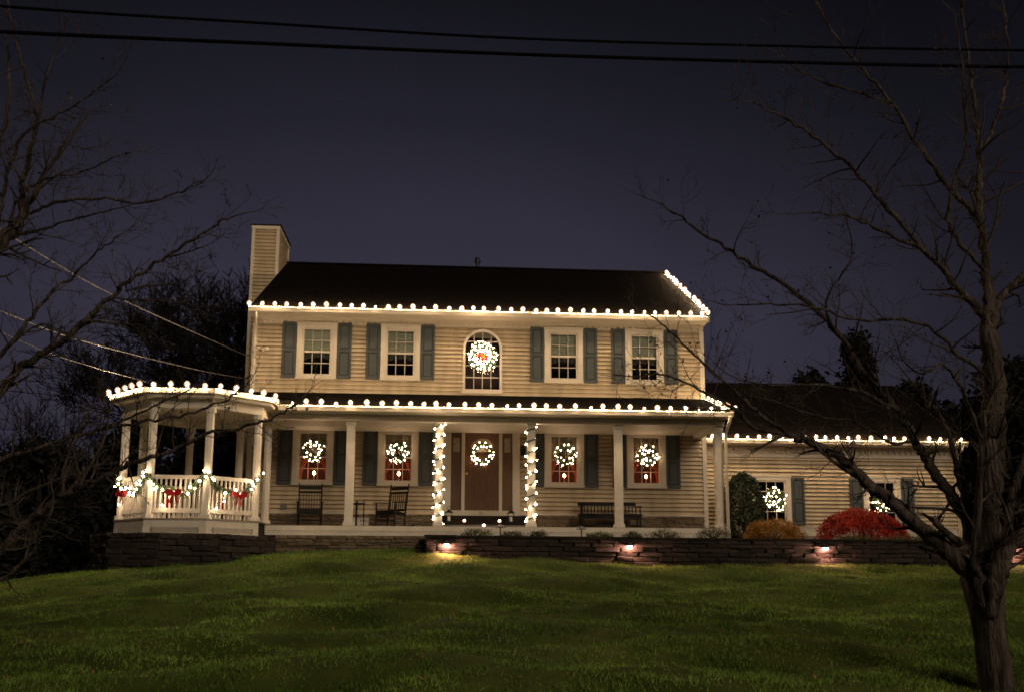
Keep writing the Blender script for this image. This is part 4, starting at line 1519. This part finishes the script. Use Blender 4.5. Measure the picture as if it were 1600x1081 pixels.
# window candles and curtains
for i, (x, lab) in enumerate(zip(WX, ('second candle lamp', '', '', ''))):
    where = ('leftmost lower window', 'lower window right of the first column', 'lower window right of the front door', 'rightmost lower window')[i]
    cx = x + .02
    t = thing('window_candle', 'single red-glowing electric candle on the sill of the ' + where, 'candle', (cx, .14, LZ - .035), 'electric candles in the lower windows')
    MB().lathe([(.05, 0), (.055, .01), (.02, .025)], 10, (cx, .14, LZ - .035)).build('base', BLACKM, t)
    MB().lathe([(.012, 0), (.012, .17)], 8, (cx, .14, LZ - .01)).build('stem', WAX, t)
    MB().lathe([(.01, 0), (.034, .03), (.036, .055), (.01, .095)], 8, (cx, .14, LZ + .16)).build('bulb', CANDLE, t, smooth=True)
    t = thing('curtain', 'beige valance over rust tie-back curtains in the ' + where, 'curtain', (x, .17, LZ + LH), 'curtains in the lower windows')
    def cloth(x0, x1, z1, z0f, folds, y, amp, nseg=40):
        vs, fs = [], []
        for k in range(nseg + 1):
            u = k / nseg
            xx = x0 + (x1 - x0) * u
            yy = y + amp * math.sin(u * folds * 2 * math.pi)
            vs += [(xx, yy, z1), (xx, yy - .004, z0f(u))]
        for k in range(nseg):
            a = 2 * k
            fs.append((a, a + 2, a + 3, a + 1))
        return MB().add(vs, fs)
    w2 = GW / 2 + .03
    cloth(x - w2, x + w2, LZ + LH + .03, lambda u: LZ + LH * .56 + .02 * math.sin(u * 40), 12, .075, .012, 72).build('valance', VALANCE, t, smooth=True)
    for s in (-1, 1):
        def zf(u):
            return LZ + .02
        vs, fs = [], []
        for r_ in range(9):
            v_ = r_ / 8
            z = LZ + LH * .58 - (LH * .58 - .02) * v_
            wid = .29 * (1 - v_) ** 1.4 + .045 + (.05 * max(0, v_ - .75) * 4 if v_ > .75 else 0)
            for k in range(13):
                u = k / 12
                xx = x + s * (w2 - wid * u)
                vs.append((xx, .20 + .014 * math.sin(u * 22) * (1 if True else 0), z))
        for r_ in range(8):
            for k in range(12):
                a = r_ * 13 + k
                fs.append((a, a + 1, a + 14, a + 13))
        MB().add(vs, fs).build('drape', REDCLOTH, t, smooth=True)
for i, x in enumerate(WX):
    where = ('leftmost upper window', 'upper window left of the arched window', 'upper window right of the arched window', 'rightmost upper window behind bare twigs')[i]
    t = thing('lace_curtain', 'dark scalloped curtain across the lower sash of the ' + where, 'curtain', (x, .14, UZ + UH / 2), 'curtains in the upper windows')
    vs, fs = [], []
    for k in range(61):
        u = k / 60
        xx = x - GW / 2 + GW * u
        yy = .08 + .012 * math.sin(u * 60)
        edge = .12 + .10 * abs(2 * u - 1) ** 2 + .02 * abs(math.sin(u * 25))
        vs += [(xx, yy, UZ + UH / 2 + .02), (xx, yy, UZ + UH / 2 - edge)]
    for k in range(60):
        a = 2 * k
        fs.append((a, a + 2, a + 3, a + 1))
    MB().add(vs, fs).build('drape', LACE, t, smooth=True)

# ------------------------------------------------------------------ garden lights
for i, (px, lab) in enumerate(((700, 'lit spotlight at the left end of the garden wall'), (983, 'lit spotlight on the garden wall below the bench'),
                               (1287, 'lit spotlight on the garden wall below the red maple'), (1590, 'lit spotlight on the garden wall right of the near tree'))):
    x = (-.02, 3.92, 8.45, 13.15)[i]
    y = float(wall_y(x))
    t = thing('wall_light', lab, 'garden light', (x, y - .03, .62), 'spotlights under the cap of the garden wall')
    MB().box(x - .05, x + .05, y - .05, y - .02, .60, .70).build('bracket', BLACKM, t)
    vs = MB().lathe([(.012, .075), (.07, .05), (.09, .0), (.082, .0), (.06, .045)], 12, (x, y - .095, .60))
    vs.build('hood', BLACKM, t, smooth=True)
    MB().lathe([(.01, -.03), (.045, -.015), (.05, .015), (.02, .045)], 10, (x, y - .085, .587)).build('bulb', SPOT, t, smooth=True)
for i, (px, lab) in enumerate(((780, 'small mushroom path light in front of the door'), (912, 'small mushroom path light left of the bench'))):
    x = (1.16, 2.98)[i]
    y = -3.9
    zt = (1.06, 1.03)[i]
    t = thing('path_light', lab, 'garden light', (x, y, .79), 'unlit path lights in the bed')
    MB().tube([(x, y, .70), (x, y, zt - .02)], .014, 7).build('stake', BLACKM, t)
    MB().lathe([(.125, zt - .045), (.118, zt - .025), (.06, zt + .005), (.015, zt + .03), (.004, zt + .045)], 14, (x, y, 0)).build('hat', GREYM, t)

# ------------------------------------------------------------------ shrubs
def blob_pts(n, c, rad, shell=.45, zmin=None, lump=.12):
    d = RNG.normal(size=(n, 3))
    d /= np.linalg.norm(d, axis=1)[:, None]
    k = 1 + lump * (np.sin(d[:, 0] * 6 + d[:, 2] * 4 + c[0]) + np.sin(d[:, 1] * 7 - d[:, 2] * 5 + c[0] * 2)) * .5
    r = (1 - shell * RNG.uniform(0, 1, n) ** 1.5) * k
    p = np.array(c) + d * r[:, None] * np.array(rad)
    if zmin is not None:
        m = p[:, 2] > zmin
        return p[m], d[m]
    return p, d


def hollow(p, f, thr):
    v = np.sin(p[:, 0] * f + 2 * np.sin(p[:, 2] * f * .9)) * np.sin(p[:, 1] * f * 1.1 + 1.3) * np.sin(p[:, 2] * f * 1.3 + np.sin(p[:, 0] * f * .7))
    return v > thr


def shrub(name, label, cat, c, rad, zb, n, size, mat, aspect=.5, up=.2, group=None, lump=.12, shell=.45):
    t = thing(name, label, cat, (c[0], c[1], zb), group)
    p, d = blob_pts(n, c, rad, shell, zb, lump)
    hk = hollow(p, 13, -.5)
    p, d = p[hk], d[hk]
    p = p + RNG.normal(size=p.shape) * (.012 + .03 * (RNG.uniform(0, 1, (len(p), 1)) < .12))
    npmesh('foliage', leaves(p, size, up, aspect, d, 1.0), 4, mat, t, (c[0], c[1], zb))
    st = MB()
    for k in range(7):
        a = 2 * math.pi * k / 7
        st.tube([(c[0], c[1], zb - .02), (c[0] + rad[0] * .3 * math.cos(a), c[1] + rad[1] * .3 * math.sin(a), zb + (c[2] + rad[2] - zb) * .35), (c[0] + rad[0] * .65 * math.cos(a), c[1] + rad[1] * .65 * math.sin(a), zb + (c[2] + rad[2] - zb) * .62)], [.02, .014, .006], 5)
    st.build('stem', TWIG, t, smooth=True)
    return t


# tall clipped holly: column with a domed top
t = thing('holly_shrub', 'tall dark clipped evergreen shrub with rounded top between porch and garage window', 'shrub', (8.05, .3, .8))
n = 9000
zz_ = RNG.uniform(0, 1, n)
aa = RNG.uniform(0, 2 * np.pi, n)
prof = np.interp(zz_, [0, .1, .45, .75, .9, 1.0], [.40, .47, .52, .49, .36, .08])
ks = (1 - .35 * RNG.uniform(0, 1, n) ** 2) * (1 + .09 * np.sin(aa * 5 + zz_ * 9) + .06 * np.sin(aa * 3 - zz_ * 17))
p = np.stack([8.05 + prof * ks * np.cos(aa), .3 + prof * ks * np.sin(aa), .82 + zz_ * 1.93], 1) + RNG.normal(size=(n, 3)) * (.012 + .045 * (RNG.uniform(0, 1, (n, 1)) < .1))
dn = np.stack([np.cos(aa), np.sin(aa), zz_ * .6], 1)
npmesh('foliage', leaves(p, .075, .2, .55, dn, 1.0), 4, HOLLY, t, (8.05, .3, .8))
MB().tube([(8.05, .3, .75), (8.05, .3, 2.3)], [.06, .02], 8).build('trunk', TWIG, t)

shrub('orange_bush', 'low rounded golden orange bush below the garage window', 'bush', (8.42, -.9, .95), (.80, .62, .48), .82, 11000, .06, ORANGE, .4, .6, lump=.13)
# weeping red maple: a dome of hanging strands
t = thing('red_maple', 'low weeping bright red Japanese maple before the garage', 'shrub', (11.0, -.5, .85))
pts_, dn = [], []
for k in range(640):
    a = random.uniform(0, 2 * math.pi)
    r0 = math.sqrt(random.uniform(0.0, 1)) * .95
    sx_ = 1.12 * (1.0 if math.cos(a) < 0 else 1.08)
    px0, py0 = 11.0 + sx_ * r0 * math.cos(a), -.5 + .8 * r0 * math.sin(a)
    z0 = .90 + .82 * math.sqrt(max(1 - r0 * r0, 0)) * (1 - .17 * max(math.cos(a), 0)) + random.uniform(-.10, .08) + .05 * math.sin(a * 5) * r0
    ln_ = random.uniform(.15, .5)
    for q in range(26):
        s = q / 26
        pts_.append((px0 + math.cos(a) * s * .22 * sx_ + random.gauss(0, .03), py0 + math.sin(a) * s * .2 + random.gauss(0, .03), max(.86, z0 - s * ln_ * (.4 + s) + random.gauss(0, .02))))
        dn.append((math.cos(a) * .7, math.sin(a) * .7, -.8))
pts_, dn = np.array(pts_), np.array(dn)
hk = hollow(pts_, 9, -.5)
pts_, dn = pts_[hk], dn[hk]
npmesh('foliage', leaves(pts_, .068, -.3, .35, dn, .75), 4, MAPLE, t, (11.0, -.5, .85))
tr = MB().tube([(11.0, -.5, .8), (11.03, -.5, 1.1), (10.95, -.48, 1.3)], [.06, .05, .035], 7)
for k in range(7):
    a = 2 * math.pi * k / 7
    tr.tube([(10.97, -.49, 1.2), (11 + .4 * math.cos(a), -.5 + .3 * math.sin(a), 1.52), (11 + .9 * math.cos(a), -.5 + .65 * math.sin(a), 1.38)], [.03, .018, .006], 5)
tr.build('trunk', TWIG, t, smooth=True)
shrub('lavender_mound', 'grey-brown twiggy mound at the foot of the porch downspout', 'plant', (6.15, -3.3, .86), (.42, .35, .24), .80, 2600, .06, SAGE, .16, 1.2)
low = [(.62, -4.05, .36, .14, 'low leafy clump on the wall left of the path light', GREEN), (1.42, -4.0, .26, .10, 'small sparse clump right of the door path light', SAGE),
       (1.98, -4.0, .22, .12, 'small leafy clump before the right garland column', GREEN), (3.40, -3.8, .36, .10, 'flat bright green clump before the bench', GREEN),
       (4.20, -3.6, .24, .12, 'dull green clump left of the grassy mound', GREEN), (4.95, -3.55, .46, .19, 'wide grassy mound right of the bench column', SAGE),
       (10.1, -2.2, .55, .13, 'spreading low green plant under the left of the red maple', GREEN), (11.35, -2.1, .60, .17, 'spreading low green plant under the right of the red maple', GREEN),
       (13.0, -1.6, .5, .16, 'low plant beside the near tree trunk at the garage end', SAGE)]
for x, y, r_, h_, lab, mt in low:
    shrub('low_plant', lab, 'plant', (x, y, .80), (r_, r_ * .8, h_ + .03), .77, int(900 + 2200 * r_), .06, mt, .22, .9, 'low plants along the garden wall', .25)

# ------------------------------------------------------------------ trees
def spline(pts, per=5):
    """Catmull-Rom through points"""
    P = [Vector(p) for p in pts]
    P = [P[0] * 2 - P[1]] + P + [P[-1] * 2 - P[-2]]
    out = []
    for i in range(1, len(P) - 2):
        for k in range(per):
            t = k / per
            a, b, c, d = P[i - 1], P[i], P[i + 1], P[i + 2]
            out.append(.5 * ((2 * b) + (c - a) * t + (2 * a - 5 * b + 4 * c - d) * t * t + (3 * b - 3 * c + d - a) * t ** 3))
    out.append(P[-2])
    return out


def rv():
    v = Vector((random.gauss(0, 1), random.gauss(0, 1), random.gauss(0, 1)))
    return v.normalized()


def grow(mb, p, d, L, r, depth, up=.12, kids=3, wig=.22, minr=.0022, ratio=.62, buds=None):
    """a wavering twig with side twigs"""
    nseg = 5 if depth > 0 else 4
    pts, rad = [p.copy()], [r]
    dd = d.normalized()
    for k in range(nseg):
        dd = (dd + rv() * wig + Vector((0, 0, up * .35))).normalized()
        p = p + dd * (L / nseg)
        pts.append(p.copy())
        rad.append(max(r * (1 - .72 * (k + 1) / nseg), minr * .7))
    mb.tube(pts, rad, 5 if r > .012 else (4 if r > .005 else 3), False)
    if depth <= 0:
        if buds is not None and random.random() < .5:
            buds.append(pts[-1])
        return
    for k in range(kids):
        t = random.uniform(.22, .98)
        i = min(int(t * nseg), nseg - 1)
        q = pts[i].lerp(pts[i + 1], t * nseg - i)
        side = (rv() - dd * 0)
        side = (side - dd * side.dot(dd)).normalized()
        nd = (dd * random.uniform(.55, 1.0) + side * random.uniform(.55, 1.0) + Vector((0, 0, up))).normalized()
        grow(mb, q, nd, L * ratio * random.uniform(.6, 1.15), max(rad[i] * .6, minr), depth - 1, up, kids, wig, minr, ratio, buds)


def limb(tm, wm, pts, r0, r1, n=10, twigs=10, tl=.6, td=2, start=.25, up=.12, buds=None, minr=.0022, kids=3, tp=.8):
    sp = spline(pts, 6)
    # natural wobble
    L = sum((b - a).length for a, b in zip(sp[:-1], sp[1:]))
    for i in range(1, len(sp) - 1):
        sp[i] = sp[i] + rv() * min(.018, L * .006)
    m = len(sp)
    rad = [r0 + (r1 - r0) * (i / (m - 1)) ** tp for i in range(m)]
    rad = [q * random.uniform(.95, 1.05) * min(1, .55 + .45 * (i / (m - 1)) / .16) for i, q in enumerate(rad)]
    tm.tube(sp, rad, n)
    for k in range(twigs):
        t = start + (1 - start) * (k + random.random()) / twigs
        i = min(int(t * (m - 1)), m - 2)
        q = sp[i].lerp(sp[i + 1], t * (m - 1) - i)
        dd = (sp[i + 1] - sp[i]).normalized()
        s = rv()
        s = (s - dd * s.dot(dd)).normalized()
        nd = (dd * random.uniform(.35, .9) + s + Vector((0, 0, up))).normalized()
        l = tl * random.uniform(.5, 1.3) * (1.15 - .5 * t)
        grow(wm, q, nd, l, min(max(rad[i] * .45, minr * 1.2), .02), td, up, kids, .22, minr, .6, buds)
    grow(wm, sp[-1], (sp[-1] - sp[-2]).normalized(), tl * .8, max(r1 * .9, minr), td, up, kids, .2, minr, .6, buds)


def ipts(lst, d0, dd=0.0):
    n = len(lst)
    return [at(px, py, d0 + dd * i / max(n - 1, 1)) for i, (px, py) in enumerate(lst)]


# near tree on the right
D0 = 8.4
PXM = D0 / FPX
tb = at(1562, 1108, D0)
tb.z = float(ground_z(tb.x, tb.y)) - .05
tree = thing('bare_tree', 'large bare multi-limbed tree in the right foreground', 'tree', tb)
tm, wm, buds = MB(), MB(), []
tr_pts = [tuple(tb)] + ipts([(1559, 1081), (1549, 1000), (1540, 940), (1536, 905), (1536, 880)], D0)
sp = spline(tr_pts, 5)
rads = np.interp(np.linspace(0, 1, len(sp)), [0, .12, .4, .62, .82, 1], [36, 26, 24, 28, 34, 14]) * PXM
# a trunk that is not round: lobed radius
k0 = len(tm.v)
tm.tube(sp, [r for r in rads], 20)
for i in range(len(sp)):
    for j in range(20):
        v_ = Vector(tm.v[k0 + i * 20 + j])
        a = 2 * math.pi * j / 20
        f = 1 + .07 * math.sin(3 * a + i * .18) + .05 * math.sin(5 * a - i * .3 + 1) + random.uniform(-.015, .015)
        q = sp[i] + (v_ - sp[i]) * f
        tm.v[k0 + i * 20 + j] = (q.x, q.y, q.z)
RP = PXM
LIMBS = [
    # px list, depth, depth change, r0px, r1px, twigs, twig length
    ([(1546, 968), (1524, 908), (1494, 872), (1455, 838), (1409, 797), (1361, 757), (1313, 715), (1280, 698), (1249, 686), (1225, 679)], 8.35, -.5, 18.5, 4, 12, .45),
    ([(1361, 759), (1338, 742), (1310, 726), (1283, 705)], 8.1, -.2, 7, 2.5, 4, .35),
    ([(1225, 679), (1180, 668), (1150, 640), (1110, 618), (1066, 596), (1029, 584), (1000, 588)], 7.85, -.3, 4, 1.5, 16, .42),
    ([(1249, 686), (1190, 648), (1140, 605), (1099, 568), (1058, 528), (1018, 494)], 7.9, -.3, 4, 1.4, 16, .40),
    ([(1150, 640), (1100, 640), (1060, 630), (1010, 622)], 7.8, -.2, 2.2, 1.2, 9, .3),
    ([(1546, 960), (1537, 905), (1530, 868), (1518, 838), (1504, 797), (1482, 766), (1450, 721), (1431, 689), (1402, 641), (1362, 597), (1307, 520), (1261, 469), (1175, 415), (1117, 376), (1066, 341), (1031, 318)], 8.5, .9, 21, 1.6, 34, .55),
    ([(1546, 965), (1545, 910), (1549, 870), (1553, 823), (1549, 727), (1552, 664), (1553, 600), (1548, 540), (1545, 492)], 8.4, .1, 31, 17, 12, .55),
    ([(1546, 500), (1529, 485), (1502, 457), (1475, 425), (1447, 395), (1385, 364), (1330, 340), (1269, 333)], 8.5, -.6, 11, 1.6, 22, .55),
    ([(1545, 495), (1540, 415), (1530, 318), (1531, 240), (1520, 150), (1508, 60), (1500, -40)], 8.5, .4, 12, 2.5, 22, .6),
    ([(1549, 495), (1566, 463), (1600, 430), (1650, 390), (1700, 330)], 8.5, .4, 9, 3, 10, .6),
    ([(1530, 345), (1517, 331), (1476, 285), (1424, 212), (1393, 160), (1351, 114), (1300, 52), (1274, 0), (1262, -40)], 8.6, .6, 8, 1.6, 26, .6),
    ([(1393, 163), (1331, 142), (1279, 127), (1232, 98), (1217, 78)], 8.9, .1, 3.2, 1.4, 10, .4),
    ([(1447, 395), (1377, 316), (1326, 259), (1269, 212), (1220, 182), (1175, 160)], 8.17, -.4, 6, 1.4, 24, .5),
    ([(1532, 240), (1560, 180), (1575, 100), (1570, 20), (1560, -60)], 8.7, .2, 5, 2, 14, .55),
    ([(1535, 420), (1500, 380), (1480, 330), (1507, 230), (1507, 150), (1500, 80)], 8.52, -.5, 6, 1.8, 16, .55),
    ([(1548, 965), (1553, 905), (1569, 862), (1599, 830), (1650, 790), (1720, 730)], 8.3, -.3, 19, 8, 8, .6),
    ([(1556, 890), (1574, 810), (1583, 764), (1599, 723), (1630, 660), (1660, 590)], 8.35, -.2, 11, 5, 10, .6),
    ([(1530, 900), (1522, 874), (1530, 780), (1536, 686), (1541, 640)], 8.15, -.15, 8, 4, 6, .5),
    ([(1536, 690), (1520, 650), (1500, 600), (1470, 570), (1440, 585), (1410, 560)], 8.05, -.5, 5, 1.5, 14, .45),
    ([(1530, 880), (1517, 811), (1498, 749), (1485, 686), (1470, 650), (1441, 617), (1420, 590)], 8.6, .3, 9, 2, 10, .5),
    ([(1500, 850), (1489, 840), (1472, 826), (1457, 811)], 8.22, -.3, 8, 5, 1, .2),
    ([(1307, 520), (1290, 470), (1330, 400), (1320, 330)], 9.08, .1, 3.5, 1.4, 12, .45),
    ([(1402, 641), (1340, 610), (1260, 600), (1200, 602), (1150, 590)], 8.94, -.7, 4.5, 1.5, 16, .5),
    ([(1431, 689), (1390, 690), (1340, 660), (1280, 650), (1220, 630)], 8.88, -.7, 4.0, 1.5, 14, .45),
    ([(1552, 600), (1500, 555), (1440, 505), (1340, 498), (1250, 478), (1150, 476)], 8.43, -.6, 5, 1.4, 22, .5),
]
for (pl, d0, dd, r0, r1, tw, tl) in LIMBS:
    limb(tm, wm, ipts(pl, d0, dd), r0 * RP, r1 * RP * .85, 12 if r0 > 8 else 7, tw, tl, 2, .2, .1, buds, tp=.5 if r1 < 3 else .8)
tm.build('trunk', BARK, tree, smooth=True)
wm.build('twigs', TWIG, tree, smooth=True)
bp = np.array([list(b) for b in buds])
bp = bp[RNG.uniform(0, 1, len(bp)) < .35]
npmesh('withered_leaves', leaves(bp, .035, -.3, .6), 4, TWIG, tree, tuple(tb))

# near tree on the left: trunk just outside the frame, limbs reaching in
D1 = 8.6
tb = at(-170, 1050, D1)
tb.z = float(ground_z(tb.x, tb.y)) - .05
tree = thing('bare_tree', 'bare tree at the left edge with limbs reaching across the gazebo', 'tree', tb)
tm, wm, buds = MB(), MB(), []
q0 = at(-160, 880, D1)
q1 = at(-120, 640, D1)
q2 = at(-90, 480, D1)
q3 = at(-66, 440, D1)
q4 = at(-40, 415, D1)
tm.tube(spline([tb, q0, q1, q2, q3, q4], 6), list(np.interp(np.linspace(0, 1, 31), [0, .05, .6, 1], [.27, .21, .13, .03])), 16)
P1 = D1 / FPX
LL = [
    ([(-110, 540), (-40, 430), (0, 372), (33, 341), (70, 274), (107, 215)], 8.6, .2, 16, 3, 14, .5),
    ([(-95, 500), (-40, 420), (0, 388), (33, 345), (34, 300), (37, 274), (55, 211), (57, 185), (37, 107), (20, 41), (12, -20)], 8.5, .3, 13, 1.8, 16, .5),
    ([(57, 205), (68, 137), (89, 70), (96, 40)], 8.68, .1, 3, 1.3, 8, .35),
    ([(-10, 387), (5, 310), (15, 259), (39, 209), (80, 185), (128, 159), (165, 130)], 8.66, -.5, 6, 1.5, 16, .45),
    ([(10, 362), (30, 310), (70, 280), (130, 268), (184, 244)], 8.69, -.4, 4.5, 1.4, 16, .42),
    ([(33, 343), (60, 328), (110, 312), (177, 311), (222, 319), (277, 302), (311, 288)], 8.72, -.6, 5, 1.4, 16, .35),
    ([(0, 372), (55, 361), (111, 344), (177, 327)], 8.68, -.5, 5, 1.4, 10, .4),
    ([(-30, 420), (-5, 250), (15, 150), (10, 60)], 8.65, .3, 7, 2, 12, .5),
    ([(-140, 760), (-50, 672), (0, 615), (28, 575), (69, 552), (105, 529), (133, 498), (178, 462), (200, 440), (253, 405), (325, 358), (361, 340)], 8.6, -.8, 15, 1.6, 24, .42),
    ([(178, 465), (200, 468), (240, 470), (278, 473), (310, 480)], 8.09, -.2, 3, 1.2, 9, .3),
    ([(195, 455), (230, 447), (278, 443), (300, 432)], 8.07, .1, 2.8, 1.2, 8, .3),
    ([(133, 500), (175, 505), (215, 508), (238, 520)], 8.16, .1, 3, 1.2, 9, .3),
    ([(253, 405), (290, 395), (320, 385)], 7.95, -.1, 2.2, 1.1, 7, .25),
    ([(-120, 640), (-40, 590), (5, 548), (50, 495), (83, 454), (117, 430), (153, 393), (186, 368)], 8.6, .4, 8, 1.5, 18, .42),
    ([(5, 548), (60, 508), (100, 520), (140, 540)], 8.7, .0, 3.2, 1.2, 10, .35),
    ([(-160, 960), (-60, 900), (0, 862), (35, 822), (70, 793), (98, 771), (141, 753), (176, 736), (207, 722), (256, 708), (333, 676), (394, 665), (437, 647), (466, 628)], 8.6, -1.1, 14, 1.4, 30, .36),
    ([(-70, 905), (0, 905), (53, 860), (63, 831), (80, 800)], 8.52, -.5, 7, 2, 10, .35),
    ([(105, 770), (141, 725), (165, 679), (172, 640)], 8.17, .1, 5, 1.4, 10, .32),
    ([(98, 771), (100, 730), (120, 680), (140, 640)], 8.18, .2, 4, 1.3, 10, .35),
    ([(-140, 760), (0, 718), (90, 690), (150, 672), (219, 659), (293, 647), (351, 624), (382, 605)], 8.6, -.7, 7, 1.3, 22, .34),
    ([(150, 672), (207, 650), (245, 632), (311, 601)], 8.3, -.3, 3.5, 1.3, 10, .3),
    ([(-148, 840), (-60, 800), (0, 790), (60, 760), (130, 735)], 8.6, .2, 6, 2, 10, .4),
]
for (pl, d0, dd, r0, r1, tw, tl) in LL:
    limb(tm, wm, ipts(pl, d0, dd), r0 * P1 * .74, r1 * P1 * .85, 10 if r0 > 8 else 6, tw, tl, 2, .15, .12, buds, tp=.5)
tm.build('trunk', BARK, tree, smooth=True)
wm.build('twigs', TWIG, tree, smooth=True)
bp = np.array([list(b) for b in buds])
bp = bp[RNG.uniform(0, 1, len(bp)) < .2]
npmesh('withered_leaves', leaves(bp, .035, -.3, .6), 4, TWIG, tree, tuple(tb))


def far_tree(label, x, y, H, spread, seed, lev=4, kids=5, minr=.012):
    random.seed(seed)
    z0 = float(ground_z(x, y, False)) - .1
    t = thing('far_bare_tree', label, 'tree', (x, y, z0), 'bare trees behind the house')
    tm, wm = MB(), MB()
    tm.tube(spline([(x, y, z0), (x + .1, y, z0 + H * .18), (x - .05, y, z0 + H * .34)], 4), list(np.linspace(.26, .19, 9)), 9)
    top = Vector((x - .05, y, z0 + H * .30))
    for k in range(9):
        a = 2 * math.pi * k / 9 + random.uniform(-.2, .2)
        el = random.uniform(.25, 1.3)
        d = Vector((math.cos(a) * math.cos(el) * spread, math.sin(a) * math.cos(el) * spread, math.sin(el)))
        grow(wm, top + Vector((0, 0, random.uniform(-.8, .6))), d, H * random.uniform(.34, .46), .11, lev, .16, kids, .2, minr, .62)
    tm.build('trunk', FARBARK, t, smooth=True)
    wm.build('crown', FARBARK, t, smooth=True)
    return t


far_tree('broad bare tree behind the house left of the chimney', -8.2, 10.5, 12.0, 1.05, 5, 4, 6, .016)
far_tree('slim bare tree far left beyond the gazebo', -15.0, 13.0, 9.2, .9, 8, 3, 5, .013)
far_tree('bare tree at the far left beyond the lawn slope', -19.5, 11.0, 8.8, .9, 12, 3, 5, .013)
random.seed(77)


def evergreen(label, x, y, w, H, n, conif=False, size=.34):
    z0 = float(ground_z(x, y, False)) - .1
    t = thing('evergreen_tree', label, 'tree', (x, y, z0), 'dark evergreens behind the buildings')
    MB().tube([(x, y, z0), (x + .1, y, z0 + H * .5), (x, y, z0 + H * .9)], [.2, .14, .03], 8).build('trunk', FARBARK, t)
    cs = []
    nb = 46
    for k in range(nb):
        v_ = random.uniform(.04, 1)
        pr = (1 - v_) ** .75 if conif else math.sin(math.pi * min(1, .15 + v_ * .85)) ** .6
        a = random.uniform(0, 2 * math.pi)
        r_ = w / 2 * pr * math.sqrt(random.uniform(.2, 1))
        c = (x + r_ * math.cos(a), y + r_ * math.sin(a), z0 + H * v_)
        q, _ = blob_pts(n // nb, c, (w * .14 + .2, w * .14 + .2, H * .05 + .2), .8, None, .3)
        cs.append(q)
    npmesh('crown', leaves(np.concatenate(cs), size, .1, .5), 4, NEEDLE, t, (x, y, z0))


evergreen('tall dark evergreen rising behind the garage roof', 17.6, 13.5, 3.0, 9.7, 5200, True)
evergreen('shorter dark evergreen left of the tallest one behind the garage', 15.7, 14.0, 3.6, 8.0, 5200)
evergreen('dark evergreen behind the right end of the garage', 20.0, 13.5, 3.0, 7.6, 5200)
evergreen('dark evergreen at the far right edge beyond the garage', 18.6, 4.5, 3.4, 6.6, 6500)
evergreen('dark evergreen further right outside the garage end', 21.5, 6.5, 4.5, 7.6, 6500)
for i, (x, y, ww, hh, lab) in enumerate(((-10.6, 9.0, 4.2, 5.6, 'dark bushy evergreen seen through the gazebo openings'), (-14.6, 9.5, 4.8, 5.4, 'dark bushy evergreen just left of the gazebo'),
                                   (-19.0, 8.0, 5.2, 5.6, 'dark bushy evergreen at the far left edge'), (-13.4, 3.2, 3.4, 3.6, 'low dark bush beyond the left crest of the lawn'),
                                   (-17.0, 2.5, 4.0, 4.2, 'low dark bush at the left frame edge beyond the lawn'), (-7.6, 7.5, 3.4, 4.6, 'dark bush behind the gazebo beside the house'))):
    evergreen(lab, x, y, ww, hh, 6500, False, .36)

def woods(label, spans):
    cs = []
    for x0, x1, y0, y1, H in spans:
        k = int((x1 - x0) * 1.6)
        for i in range(k):
            x = random.uniform(x0, x1)
            y = random.uniform(y0, y1)
            zb = float(ground_z(x, y, False))
            hh = H * random.uniform(.65, 1.05)
            for j in range(9):
                v_ = (j + .5) / 9
                w_ = 2.3 * (1 - v_ * .7)
                q, _ = blob_pts(62, (x + random.gauss(0, .5), y, zb + hh * v_), (w_, w_, hh * .09), .9, None, .3)
                cs.append(q)
    tag(npmesh('woods', leaves(np.concatenate(cs), .75, .1, .6), 4, NEEDLE), label, 'woods', kind='stuff')


woods('black line of distant woods behind the house and lawn', [(-75, -6, 34, 50, 11.5), (24, 75, 30, 45, 11.0)])

# ------------------------------------------------------------------ overhead lines
def cable(label, pts, r, mat, group=None):
    t = MB().tube(spline(pts, 8), r, 8).build('power_line', mat, None, tuple(pts[0]), smooth=True)
    return tag(t, label, 'cable', group)


cable('thinner upper black power line crossing the sky', [at(-500, -38, 8.0)] + ipts([(0, 10), (400, 36), (800, 60), (1200, 72), (1600, 79)], 8.0, .6) + [at(2100, 80, 8.8)], .0135, WIRE, 'power lines across the sky')
cable('thicker lower black power line crossing the sky', [at(-500, 22, 7.6)] + ipts([(0, 50), (400, 68), (800, 85), (1200, 97), (1600, 105)], 7.6, .6) + [at(2100, 106, 8.4)], .017, WIRE, 'power lines across the sky')
cable('upper grey service cable sloping down to the house corner', [at(-250, 195, 13.0), at(17, 369, 18.0), at(178, 462, 21.5), at(361, 545, 26.0), at(389, 556, 26.7)], .013, WIREG, 'service cables to the left of the house')
cable('middle grey service cable sloping towards the house wall', [at(-250, 385, 13.0), at(0, 486, 17.0), at(130, 533, 20.0), at(305, 577, 24.8), at(388, 592, 26.6)], .012, WIREG, 'service cables to the left of the house')
cable('lowest thin grey cable sloping to the gazebo roof', [at(-250, 400, 13.0), at(39, 536, 17.0), at(135, 570, 19.5), at(228, 596, 22.3)], .009, WIREG, 'service cables to the left of the house')
